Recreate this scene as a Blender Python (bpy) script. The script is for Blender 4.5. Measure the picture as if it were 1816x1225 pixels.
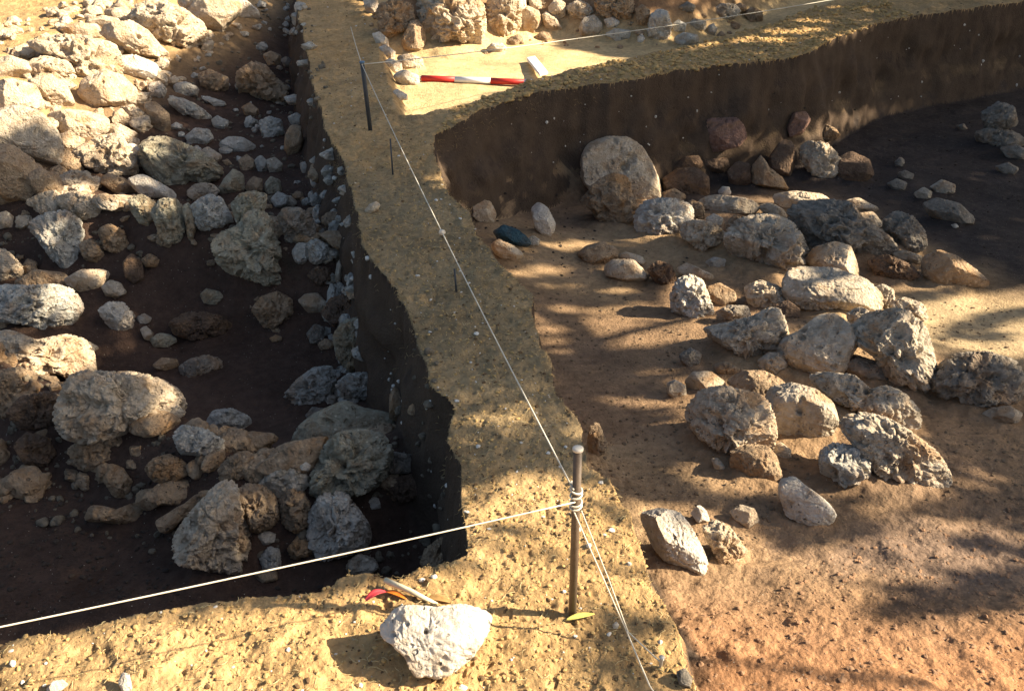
import bpy, math
import numpy as np
rng = np.random.default_rng(7)
S = bpy.context.scene
for o in list(bpy.data.objects): bpy.data.objects.remove(o)
R = math.radians
# ---------------- camera, sky, sun, exposure ----------------
PITCH = R(30.5); F = 1700.0; CX, CY = 908.0, 612.5; CAMZ = 1.7
cd = bpy.data.cameras.new('camera'); cam = bpy.data.objects.new('camera', cd); S.collection.objects.link(cam)
cam.location = (0, 0, CAMZ); cam.rotation_euler = (R(90)-PITCH, 0, 0)
cd.sensor_width = 36; cd.lens = F/1816*36; cd.clip_start = .05; cd.clip_end = 500
S.camera = cam
S.render.resolution_x = 1024; S.render.resolution_y = 690
SUN_EL = R(33); SUN_AZ = R(-2.5)            # sun stands to the right (+X)
w = bpy.data.worlds.new("World"); S.world = w; w.use_nodes = True
nt = w.node_tree; sky = nt.nodes.new('ShaderNodeTexSky'); sky.sky_type = 'NISHITA'; sky.sun_disc = False
sky.sun_elevation = SUN_EL; sky.sun_rotation = R(90)-SUN_AZ; sky.air_density = 1.0; sky.dust_density = 2.5; sky.ozone_density = 1.0
nt.links.new(sky.outputs[0], nt.nodes['Background'].inputs[0]); nt.nodes['Background'].inputs[1].default_value = .055
ld = bpy.data.lights.new('sun', 'SUN'); ld.energy = 5.0; ld.angle = R(.5); ld.color = (1, .85, .64)
sun = bpy.data.objects.new('sun', ld); S.collection.objects.link(sun)
SD = np.array([math.cos(SUN_EL)*math.cos(SUN_AZ), math.cos(SUN_EL)*math.sin(SUN_AZ), math.sin(SUN_EL)])
from mathutils import Vector
sun.rotation_euler = Vector(SD).to_track_quat('Z', 'Y').to_euler(); sun.location = (6, 0, 5)
S.view_settings.view_transform = 'Standard'; S.view_settings.look = 'None'; S.view_settings.exposure = 1.7; S.view_settings.gamma = 1
# ---------------- helpers ----------------
FW = np.array([0, math.cos(PITCH), -math.sin(PITCH)]); UP = np.array([0, math.sin(PITCH), math.cos(PITCH)]); RT = np.array([1., 0, 0])
CAM = np.array([0, 0, CAMZ])
def ray(px, py):
    px = np.asarray(px, float); py = np.asarray(py, float)
    return ((px-CX)/F)[..., None]*RT - ((py-CY)/F)[..., None]*UP + FW
def G(px, py, z=0.):
    d = ray(px, py); t = (z-CAMZ)/d[..., 2]; p = CAM+d*t[..., None]; return p[..., :2]
def GP(pts, z=0.): return np.array([G(a, b, z) for a, b in pts])
def at(px, py, depth): return CAM+ray(px, py)*depth        # depth along the view axis
def proj(P):
    q = P-CAM; d = np.maximum(q@FW, .01); return CX+F*(q@RT)/d, CY-F*(q@UP)/d
def sm(a, b, x): t = np.clip((x-a)/(b-a), 0, 1); return t*t*(3-2*t)
def h3(ix, iy, iz, s):
    h = (ix.astype(np.uint32)*np.uint32(374761393)+iy.astype(np.uint32)*np.uint32(668265263)+iz.astype(np.uint32)*np.uint32(2147483647)+np.uint32(s*1013904223 & 0xffffffff))
    h = (h ^ (h >> np.uint32(13)))*np.uint32(1274126177); h = h ^ (h >> np.uint32(16))
    return (h & np.uint32(0xffff)).astype(np.float32)/32767.5-1
def n3(P, s=0):
    P = P+1000.0; i = np.floor(P).astype(np.int64); f = (P-i).astype(np.float32); f = f*f*(3-2*f); i = i.astype(np.int32)
    r = 0
    for a in (0, 1):
        for b in (0, 1):
            for c in (0, 1):
                wt = (f[:, 0] if a else 1-f[:, 0])*(f[:, 1] if b else 1-f[:, 1])*(f[:, 2] if c else 1-f[:, 2])
                r = r+wt*h3(i[:, 0]+a, i[:, 1]+b, i[:, 2]+c, s)
    return r
def n2(x, y, sc, s=0):
    x = x*sc+500.5; y = y*sc+500.5; ix = np.floor(x).astype(np.int32); iy = np.floor(y).astype(np.int32)
    fx = (x-ix).astype(np.float32); fy = (y-iy).astype(np.float32); fx = fx*fx*(3-2*fx); fy = fy*fy*(3-2*fy); z = np.zeros_like(ix)
    a = h3(ix, iy, z, s); b = h3(ix+1, iy, z, s); c = h3(ix, iy+1, z, s); d = h3(ix+1, iy+1, z, s)
    return (a*(1-fx)+b*fx)*(1-fy)+(c*(1-fx)+d*fx)*fy
def fbm2(x, y, sc, o=4, s=0, g=.5):
    r = 0; a = 1
    for k in range(o): r = r+a*n2(x, y, sc*2**k, s+k); a *= g
    return r
def segdist(x, y, P, closed=True):
    d = np.full(x.shape, 1e9, np.float32); n = len(P)
    for i in range(n if closed else n-1):
        a = P[i]; b = P[(i+1) % n]; e = b-a; L = e@e+1e-12
        t = np.clip(((x-a[0])*e[0]+(y-a[1])*e[1])/L, 0, 1)
        d = np.minimum(d, np.hypot(x-a[0]-t*e[0], y-a[1]-t*e[1]))
    return d
def inside(x, y, P):
    r = np.zeros(x.shape, bool); n = len(P)
    for i in range(n):
        x1, y1 = P[i]; x2, y2 = P[(i+1) % n]
        if y1 == y2: continue
        r ^= ((y1 > y) != (y2 > y)) & (x < (x2-x1)*(y-y1)/(y2-y1)+x1)
    return r
def sd(x, y, P): return np.where(inside(x, y, P), 1, -1)*segdist(x, y, P)   # + inside
def mk(name, V, Fc, mat, smooth=True, parent=None, loc=None, col=None):
    me = bpy.data.meshes.new(name); V = np.asarray(V, np.float32); Fc = np.asarray(Fc, np.int32); k = Fc.shape[1]
    me.vertices.add(len(V)); me.vertices.foreach_set('co', V.ravel())
    me.loops.add(Fc.size); me.loops.foreach_set('vertex_index', Fc.ravel())
    me.polygons.add(len(Fc)); me.polygons.foreach_set('loop_start', np.arange(0, Fc.size, k, dtype=np.int32))
    me.polygons.foreach_set('use_smooth', np.full(len(Fc), smooth, bool))
    if col is not None:
        at_ = me.color_attributes.new('Col', 'FLOAT_COLOR', 'POINT'); c4 = np.ones((len(V), 4), np.float32); c4[:, :3] = col
        at_.data.foreach_set('color', c4.ravel())
    me.update(calc_edges=True); me.materials.append(mat)
    o = bpy.data.objects.new(name, me); S.collection.objects.link(o)
    if loc is not None: o.location = loc
    if parent is not None: o.parent = parent
    return o
def tag(o, label=None, cat=None, group=None, kind=None):
    for k, v in (('label', label), ('category', cat), ('group', group), ('kind', kind)):
        if v: o[k] = v
    return o
def tube(path, rad, n=8, cap=True):
    P = np.asarray(path, float); m = len(P); rad = np.broadcast_to(rad, (m,)); T = np.gradient(P, axis=0); T /= np.linalg.norm(T, axis=1)[:, None]
    V = []; a = np.linspace(0, 2*math.pi, n, endpoint=False)
    ref = np.array([0, 0, 1.]) if abs(T[0, 2]) < .8 else np.array([1., 0, 0])
    for i in range(m):
        u = np.cross(T[i], ref); u /= np.linalg.norm(u); v = np.cross(T[i], u)
        V.append(P[i]+rad[i]*(np.cos(a)[:, None]*u+np.sin(a)[:, None]*v))
    V = np.concatenate(V); Fc = []
    for i in range(m-1):
        for j in range(n):
            k = (j+1) % n; Fc.append((i*n+j, i*n+k, (i+1)*n+k, (i+1)*n+j))
    if cap:
        b = len(V); V = np.concatenate([V, P[:1], P[-1:]])
        for j in range(n):
            k = (j+1) % n; Fc.append((b, k, j, b)); Fc.append((b+1, (m-1)*n+j, (m-1)*n+k, b+1))
    return V, Fc
def mkq(name, V, Fc, mat, **kw):
    # faces as lists; caps are triangles stored with a repeated index
    me = bpy.data.meshes.new(name); me.from_pydata([tuple(v) for v in V], [], [tuple(dict.fromkeys(f)) for f in Fc]); me.update()
    for p in me.polygons: p.use_smooth = kw.get('smooth', True)
    me.materials.append(mat); o = bpy.data.objects.new(name, me); S.collection.objects.link(o)
    if kw.get('parent') is not None: o.parent = kw['parent']
    return o
# ---------------- materials ----------------
def mat(name, base, rough=.9, var=.25, scale=20, bump=.3, bdist=.004, c2=None, attr=False, speck=None, streak=None, spec=.2, bscale=None, holes=0):
    m = bpy.data.materials.new(name); m.use_nodes = True; t = m.node_tree; N = t.nodes; L = t.links; b = N['Principled BSDF']
    b.inputs['Roughness'].default_value = rough; b.inputs['Specular IOR Level'].default_value = spec
    tc = N.new('ShaderNodeTexCoord'); crd = tc.outputs['Object']
    no = N.new('ShaderNodeTexNoise'); no.inputs['Scale'].default_value = scale; no.inputs['Detail'].default_value = 8; no.inputs['Roughness'].default_value = .65; L.new(crd, no.inputs['Vector'])
    mr = N.new('ShaderNodeMapRange'); mr.inputs['From Min'].default_value = .3; mr.inputs['From Max'].default_value = .7; L.new(no.outputs['Fac'], mr.inputs['Value'])
    mx = N.new('ShaderNodeMix'); mx.data_type = 'RGBA'; L.new(mr.outputs[0], mx.inputs[0])
    if attr:
        a = N.new('ShaderNodeAttribute'); a.attribute_name = 'Col'
        hs = N.new('ShaderNodeHueSaturation'); hs.inputs['Value'].default_value = 1-var; L.new(a.outputs['Color'], hs.inputs['Color'])
        hs2 = N.new('ShaderNodeHueSaturation'); hs2.inputs['Value'].default_value = 1+var; L.new(a.outputs['Color'], hs2.inputs['Color'])
        L.new(hs.outputs[0], mx.inputs[6]); L.new(hs2.outputs[0], mx.inputs[7])
    else:
        c2 = c2 or tuple(c*(1-2*var) for c in base)
        mx.inputs[6].default_value = (*c2, 1); mx.inputs[7].default_value = (*base, 1)
    out = mx.outputs[2]
    if speck:                                       # (colour, scale, threshold)
        for (scol, ssc, sth) in speck:
            v = N.new('ShaderNodeTexVoronoi'); v.inputs['Scale'].default_value = ssc; L.new(crd, v.inputs['Vector'])
            v.inputs['Randomness'].default_value = 1
            cr = N.new('ShaderNodeMapRange'); cr.inputs['From Min'].default_value = sth; cr.inputs['From Max'].default_value = sth*.6; L.new(v.outputs['Distance'], cr.inputs['Value'])
            sc_ = N.new('ShaderNodeSeparateColor'); L.new(v.outputs['Color'], sc_.inputs[0])
            gt = N.new('ShaderNodeMath'); gt.operation = 'GREATER_THAN'; gt.inputs[1].default_value = .6; L.new(sc_.outputs[0], gt.inputs[0])
            mu = N.new('ShaderNodeMath'); mu.operation = 'MULTIPLY'; L.new(cr.outputs[0], mu.inputs[0]); L.new(gt.outputs[0], mu.inputs[1])
            m2 = N.new('ShaderNodeMix'); m2.data_type = 'RGBA'; L.new(mu.outputs[0], m2.inputs[0]); L.new(out, m2.inputs[6]); m2.inputs[7].default_value = (*scol, 1); out = m2.outputs[2]
    if streak:                                      # stains with a shape of their own
        for (scol, ssc, lo, hi, amt) in streak:
            v = N.new('ShaderNodeTexNoise'); v.inputs['Scale'].default_value = ssc; v.inputs['Detail'].default_value = 5; v.inputs['Roughness'].default_value = .6; v.inputs['Distortion'].default_value = .8
            ofs = N.new('ShaderNodeObjectInfo'); ad = N.new('ShaderNodeVectorMath'); ad.operation = 'MULTIPLY_ADD'; ad.inputs[1].default_value = (7, 7, 7); L.new(ofs.outputs['Location'], ad.inputs[0]); L.new(crd, ad.inputs[2])
            L.new(ad.outputs[0], v.inputs['Vector'])
            cr = N.new('ShaderNodeMapRange'); cr.inputs['From Min'].default_value = lo; cr.inputs['From Max'].default_value = hi; cr.inputs['To Max'].default_value = amt; L.new(v.outputs['Fac'], cr.inputs['Value'])
            m2 = N.new('ShaderNodeMix'); m2.data_type = 'RGBA'; L.new(cr.outputs[0], m2.inputs[0]); L.new(out, m2.inputs[6]); m2.inputs[7].default_value = (*scol, 1); out = m2.outputs[2]
    if attr:                                        # the steep cut faces take a much darker brown
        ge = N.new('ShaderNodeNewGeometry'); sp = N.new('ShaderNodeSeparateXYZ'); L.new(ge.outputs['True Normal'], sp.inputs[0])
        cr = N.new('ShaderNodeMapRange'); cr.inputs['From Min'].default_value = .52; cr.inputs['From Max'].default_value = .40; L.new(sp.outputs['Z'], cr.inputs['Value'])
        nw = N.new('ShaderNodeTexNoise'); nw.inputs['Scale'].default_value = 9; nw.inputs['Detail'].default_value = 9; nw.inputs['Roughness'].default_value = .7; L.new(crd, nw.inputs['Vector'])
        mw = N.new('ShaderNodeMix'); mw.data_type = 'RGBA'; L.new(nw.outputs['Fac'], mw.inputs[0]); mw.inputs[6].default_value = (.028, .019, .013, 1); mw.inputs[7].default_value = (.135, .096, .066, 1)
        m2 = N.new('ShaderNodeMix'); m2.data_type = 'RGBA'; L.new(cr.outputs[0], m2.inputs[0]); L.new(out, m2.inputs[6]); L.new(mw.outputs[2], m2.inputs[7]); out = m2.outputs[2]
    L.new(out, b.inputs['Base Color'])
    if bump:
        nb = N.new('ShaderNodeTexNoise'); nb.inputs['Scale'].default_value = bscale or scale*3; nb.inputs['Detail'].default_value = 8; nb.inputs['Roughness'].default_value = .7; L.new(crd, nb.inputs['Vector'])
        vo = N.new('ShaderNodeTexVoronoi'); vo.inputs['Scale'].default_value = (bscale or scale*3)*1.3; L.new(crd, vo.inputs['Vector'])
        ad = N.new('ShaderNodeMath'); ad.operation = 'MULTIPLY_ADD'; ad.inputs[1].default_value = .35; L.new(vo.outputs['Distance'], ad.inputs[0]); L.new(nb.outputs['Fac'], ad.inputs[2])
        bp = N.new('ShaderNodeBump'); bp.inputs['Strength'].default_value = bump; bp.inputs['Distance'].default_value = bdist; L.new(ad.outputs[0], bp.inputs['Height']); L.new(bp.outputs[0], b.inputs['Normal'])
        if holes:
            nz_ = N.new('ShaderNodeTexNoise'); nz_.inputs['Scale'].default_value = 30; nz_.inputs['Detail'].default_value = 3; L.new(crd, nz_.inputs['Vector'])
            mv = N.new('ShaderNodeVectorMath'); mv.operation = 'MULTIPLY_ADD'; mv.inputs[1].default_value = (.02, .02, .02); L.new(nz_.outputs['Color'], mv.inputs[0]); L.new(crd, mv.inputs[2])
            last = bp
            for sc__, th_, ds_ in ((34, .30, .03), (75, .28, .014)):
                v = N.new('ShaderNodeTexVoronoi'); v.inputs['Scale'].default_value = sc__; L.new(mv.outputs[0], v.inputs['Vector'])
                cr = N.new('ShaderNodeMapRange'); cr.interpolation_type = 'SMOOTHSTEP'; cr.inputs['From Min'].default_value = th_*.5; cr.inputs['From Max'].default_value = th_; L.new(v.outputs['Distance'], cr.inputs['Value'])
                sc_ = N.new('ShaderNodeSeparateColor'); L.new(v.outputs['Color'], sc_.inputs[0]); gt = N.new('ShaderNodeMath'); gt.operation = 'LESS_THAN'; gt.inputs[1].default_value = 1-holes; L.new(sc_.outputs[1], gt.inputs[0])
                mxx = N.new('ShaderNodeMath'); mxx.operation = 'MAXIMUM'; L.new(cr.outputs[0], mxx.inputs[0]); L.new(gt.outputs[0], mxx.inputs[1])
                b2 = N.new('ShaderNodeBump'); b2.inputs['Strength'].default_value = 1; b2.inputs['Distance'].default_value = ds_; L.new(mxx.outputs[0], b2.inputs['Height']); L.new(last.outputs[0], b2.inputs['Normal']); last = b2
            L.new(last.outputs[0], b.inputs['Normal'])
    return m
# ---------------- terrain ----------------
BL = [(549,-70),(526,0),(531,34),(542,86),(552,141),(568,198),(583,250),(604,287),(622,340),(634,409),(648,440),(680,485),(713,535),(730,575),(749,620),(768,690),(806,725),(792,780),(822,826),(823,911),(825,985),(787,1000),(708,1018),(606,1018),(571,1040),(500,1045),(431,1059),(268,1088),(99,1124),(0,1136),(-400,1225)]
WB = [(-300,215),(0,100),(50,72),(110,48),(180,30),(240,15),(330,-20),(430,-70)]
LEFT = np.concatenate([GP(BL), [(-5.5, 1.3), (-5.5, 5.5)], GP(WB)])
WBL = np.concatenate([[(-5.5, 1.3), (-5.5, 5.5)], GP(WB)])
BR = [(770,240),(775,290),(798,349),(833,379),(845,411),(869,430),(892,475),(945,515),(951,561),(963,602),(977,640),(985,690),(1010,722),(1035,755),(1040,825),(1075,845),(1100,882),(1125,912),(1140,960),(1155,1010),(1165,1040),(1190,1082),(1205,1130),(1240,1230),(1330,1450)]
CF = [(2400,-60),(1816,2),(1627,27),(1550,42),(1480,70),(1422,98),(1360,108),(1270,118),(1200,128),(1120,142),(1040,152),(960,163),(880,185),(830,212)]
RIGHT = np.concatenate([GP(BR), [(2.2, .3), (9.5, .3), (9.5, 9.0)], GP(CF)])
T2 = np.concatenate([GP([(645,-60),(656,20),(668,85),(680,130),(690,160),(706,206),(803,192),(930,147),(1010,127),(1080,112),(1140,98),(1235,80),(1330,52),(1450,15),(1600,-45)]), [(9, 13.5), (-1.5, 13.5)]])
BANK = np.concatenate([GP([(640,90),(700,95),(860,84),(930,64),(1000,66),(1130,80),(1250,72),(1340,40),(1450,-5)], -.1), [(7, 14), (-1.2, 14)]])
RIDGES = [([(-60,345),(60,362),(130,378),(260,392),(380,408),(470,420),(560,440)], -.36, .22, .25),
          ([(-60,650),(60,680),(130,705),(250,745),(340,800),(430,870),(560,860),(680,815),(760,780)], -.42, .2, .22)]
RID = [(GP(p, z), a, w_) for p, z, w_, a in RIDGES]
RC = [(GP([(1200,400),(1400,420),(1560,440)], -.62), .06, .3), (GP([(1270,600),(1450,590),(1600,620)], -.5), .06, .3), (GP([(1290,740),(1450,730),(1560,790)], -.42), .05, .25)]
HOLE = G(400, 640, -.6)
def H(x, y, det=True):
    x = np.asarray(x, np.float64); y = np.asarray(y, np.float64)
    e = .014*fbm2(x, y, 5, 2, 11)+.005*n2(x, y, 15, 14); rg_ = 0
    dl = sd(x, y, LEFT)+e*(.6+.4); dr = sd(x, y, RIGHT)+e; dt = sd(x, y, T2)+e
    # left trench
    dw = segdist(x, y, WBL, False)
    fl = -.55-.17*sm(1.0, .45, np.hypot((x-HOLE[0])/1.15, (y-HOLE[1])/.85))
    fl = fl+np.where(y > -0.0, .46*sm(1.75, .1, dw), 0)+.015*fbm2(x, y, 5, 4, 21)
    for P, a, w_ in RID: fl = fl+a*np.exp(-(segdist(x, y, P, False)/w_)**2)
    kw = np.clip((dl+rg_*sm(0, .03, dl))/np.interp(y, [1.5, 3, 6], [.06, .085, .12]), 0, 1)**.75                                    # bank face
    kw2 = np.where(dw < .35, sm(-.02, .3, dl), kw)
    kw = np.where(dw < .9, kw2*sm(.9, .35, dw)+kw*(1-sm(.9, .35, dw)), kw)
    # right trench floor
    fr = np.interp(y, [0, 1.35, 1.75, 2.2, 3, 4.5, 6.0, 9], [-.07, -.10, -.2, -.33, -.47, -.62, -.72, -.75])
    fr = fr+.14*sm(1.0, 0, np.hypot(x+.3, (y-4.9)*.8))+.012*fbm2(x, y, 4, 5, 31)
    for P, a, w_ in RC: fr = fr+a*np.exp(-(segdist(x, y, P, False)/w_)**2)
    kr = np.clip((dr+1.5*rg_*sm(0, .05, dr))/np.interp(y, [2.5, 4.5, 6], [.06, .12, .2]), 0, 1)**.75
    t2 = -.11+.006*fbm2(x, y, 5, 3, 41); kt = sm(0, .10, dt)
    db = sd(x, y, BANK); t2 = t2+.42*sm(0, .5, db)
    top = .010*fbm2(x, y, 3, 3, 51)
    if det:
        top = top+.008*fbm2(x, y, 12, 3, 55)+.004*fbm2(x, y, 38, 3, 58)-.007*sm(.42, .7, n2(x, y, 60, 63)*.6+n2(x, y, 28, 64)*.6)
        fr = fr+.009*fbm2(x, y, 15, 5, 61, .55)*sm(4.5, 1.5, y); 
    z = top*(1-kw)+fl*kw
    z = z*(1-kr)+fr*kr
    z = z*(1-kt)+t2*kt
    z = z-.012*np.exp(-(np.minimum(np.abs(dl), np.abs(dr))/.02)**2)*0
    return z, kw, kr, kt, dl, dr, dt
NR, NC = 1250, 1060
ys = np.concatenate([[-60, -15, -4, -1, 0], .45*np.exp(np.linspace(0, math.log(13/.45), NR)), [16, 25, 70]])
us = np.concatenate([np.linspace(-1, 1, NC)])
Y = np.repeat(ys[:, None], NC+4, 1); wd = .62*np.clip(ys, .45, 13)+.55
X = us[None, :]*wd[:, None]
X = np.concatenate([np.full((len(ys), 1), -70.), -(wd[:, None]*1.6+1), X, wd[:, None]*1.6+1, np.full((len(ys), 1), 70.)], 1)
z, kw, kr, kt, dl, dr, dt = H(X.ravel(), Y.ravel())
nr, nc = X.shape
Z = z.reshape(nr, nc)
gx = np.gradient(Z, axis=1)/np.maximum(np.gradient(X, axis=1), 1e-4); gy = np.gradient(Z, axis=0)/np.maximum(np.gradient(Y, axis=0), 1e-4)
slope = np.hypot(gx, gy).ravel(); x = X.ravel(); y = Y.ravel()
def c(*v): return np.array(v, np.float32)
nz = fbm2(x, y, 1.3, 4, 71); nf = fbm2(x, y, 9, 4, 75)
TOP = c(.45, .29, .130); OLV = c(.33, .235, .125)
mB = sm(-.3, .5, nz)[:, None]
col = TOP*(1-.3*mB)+OLV*.3*mB
mid_shade = (sm(1.9, 2.5, y)*sm(5.0, 4.2, y))[:, None]; col = col*(1-.6*mid_shade)+c(.20, .165, .10)*.6*mid_shade  # shade over the middle of the bank painted into the soil colour
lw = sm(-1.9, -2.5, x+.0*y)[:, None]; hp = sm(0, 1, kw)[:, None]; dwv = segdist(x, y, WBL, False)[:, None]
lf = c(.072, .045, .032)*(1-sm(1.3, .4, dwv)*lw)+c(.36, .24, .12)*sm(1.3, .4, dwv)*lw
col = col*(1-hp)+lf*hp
yy = y[:, None]; xx = x[:, None]
rf = c(.345, .182, .09)*sm(2.1, 1.6, yy)+c(.27, .175, .10)*(1-sm(2.1, 1.6, yy))
pale = sm(-.4, .8, nz)[:, None]*sm(1.8, 2.4, yy); rf = rf*(1-.4*pale)+c(.42, .30, .16)*.4*pale
brn = sm(.0, .7, fbm2(x, y, 1.7, 3, 81))[:, None]*sm(1.5, 2., yy); rf = rf*(1-.5*brn)+c(.16, .11, .075)*.5*brn
pxx, pyy = proj(np.stack([x, y, z], 1)); 
SHADE_FLOOR = np.concatenate([G(1480, 330, -.7)[None], G(1600, 420, -.65)[None], G(1760, 480, -.62)[None], G(2100, 620, -.5)[None], [(9.5, 4.), (9.5, 12), (1.5, 12)], G(1180, 290, -.72)[None], G(1000, 345, -.72)[None], G(1200, 352, -.7)[None]])
dk = sm(-.25, .2, sd(x, y, SHADE_FLOOR)+.1*fbm2(x, y, 3, 3, 85))[:, None]; rf = rf*(1-dk)+c(.055, .043, .036)*dk  # deep shade of the upper right floor painted into the soil colour
sun_patch = sm(.75, .3, np.hypot((x-G(1730,570,-.55)[0])/1.3, (y-G(1730,570,-.55)[1])/.75))[:, None]; rf = rf*(1-.7*sun_patch)+c(.46, .35, .2)*.7*sun_patch; gp = sm(.55, .15, np.hypot((x-G(1700,980,-.3)[0])/1.2, (y-G(1700,980,-.3)[1])/.5)+.15*nf)[:, None]; rf = rf*(1-.5*gp)+c(.20, .145, .115)*.5*gp; rr = sm(0, 1, kr)[:, None]; col = col*(1-rr)+rf*rr  # first ellipse: sunlight at the right edge painted pale into the floor
tt = sm(0, 1, kt)[:, None]; tf = c(.56, .41, .21); col = col*(1-tt)+tf*tt
bk = sm(.0, .3, sd(x, y, BANK))[:, None]; col = col*(1-bk)+c(.22, .13, .07)*bk
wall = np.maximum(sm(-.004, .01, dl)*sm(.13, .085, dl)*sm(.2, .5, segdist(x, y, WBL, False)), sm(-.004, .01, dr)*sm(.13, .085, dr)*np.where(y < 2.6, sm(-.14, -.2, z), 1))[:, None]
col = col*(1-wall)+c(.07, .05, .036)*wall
col = np.clip(col*(1+.12*nf[:, None]+.16*fbm2(x, y, 3.3, 3, 77)[:, None]), .01, .9)
V = np.stack([x, y, z], 1)
# rough cut faces: push the face in and out with 3-D noise
for dd_, gsel in ((dl, kw), (dr, kr)):
    m_ = (gsel > .01) & (gsel < .995) & (dd_ < .25) & (segdist(x, y, WBL, False) > .5); Pm = V[m_]; am = np.clip(gsel[m_]*2.5, 0, 1)*np.clip((1-gsel[m_])*3, 0, 1)
    g2 = np.stack([gx.ravel()[m_], gy.ravel()[m_]], 1); g2 /= np.maximum(np.linalg.norm(g2, axis=1), 1e-3)[:, None]; g2[slope[m_] < .5] = 0
    nn_ = .7*n3(Pm*5., 31)+.5*n3(Pm*np.array([9, 9, 9.]), 32)+.2*n3(Pm*16., 33)
    V[m_, :2] += g2*(am*nn_*np.interp(Pm[:, 1], [1.5, 6], [.028, .075]))[:, None]; V[m_, 2] += .012*n3(Pm*12, 34)*am
x, y, z = V.T
ii = np.arange(nr-1)[:, None]*nc+np.arange(nc-1)[None, :]; Fq = np.stack([ii, ii+1, ii+nc+1, ii+nc], -1).reshape(-1, 4)
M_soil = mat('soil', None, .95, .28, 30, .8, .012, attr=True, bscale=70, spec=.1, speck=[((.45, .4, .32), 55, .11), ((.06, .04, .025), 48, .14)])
ground = mk('ground', V, Fq, M_soil, col=col); tag(ground, kind='structure'); GV = V.astype(np.float64).copy()
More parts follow.
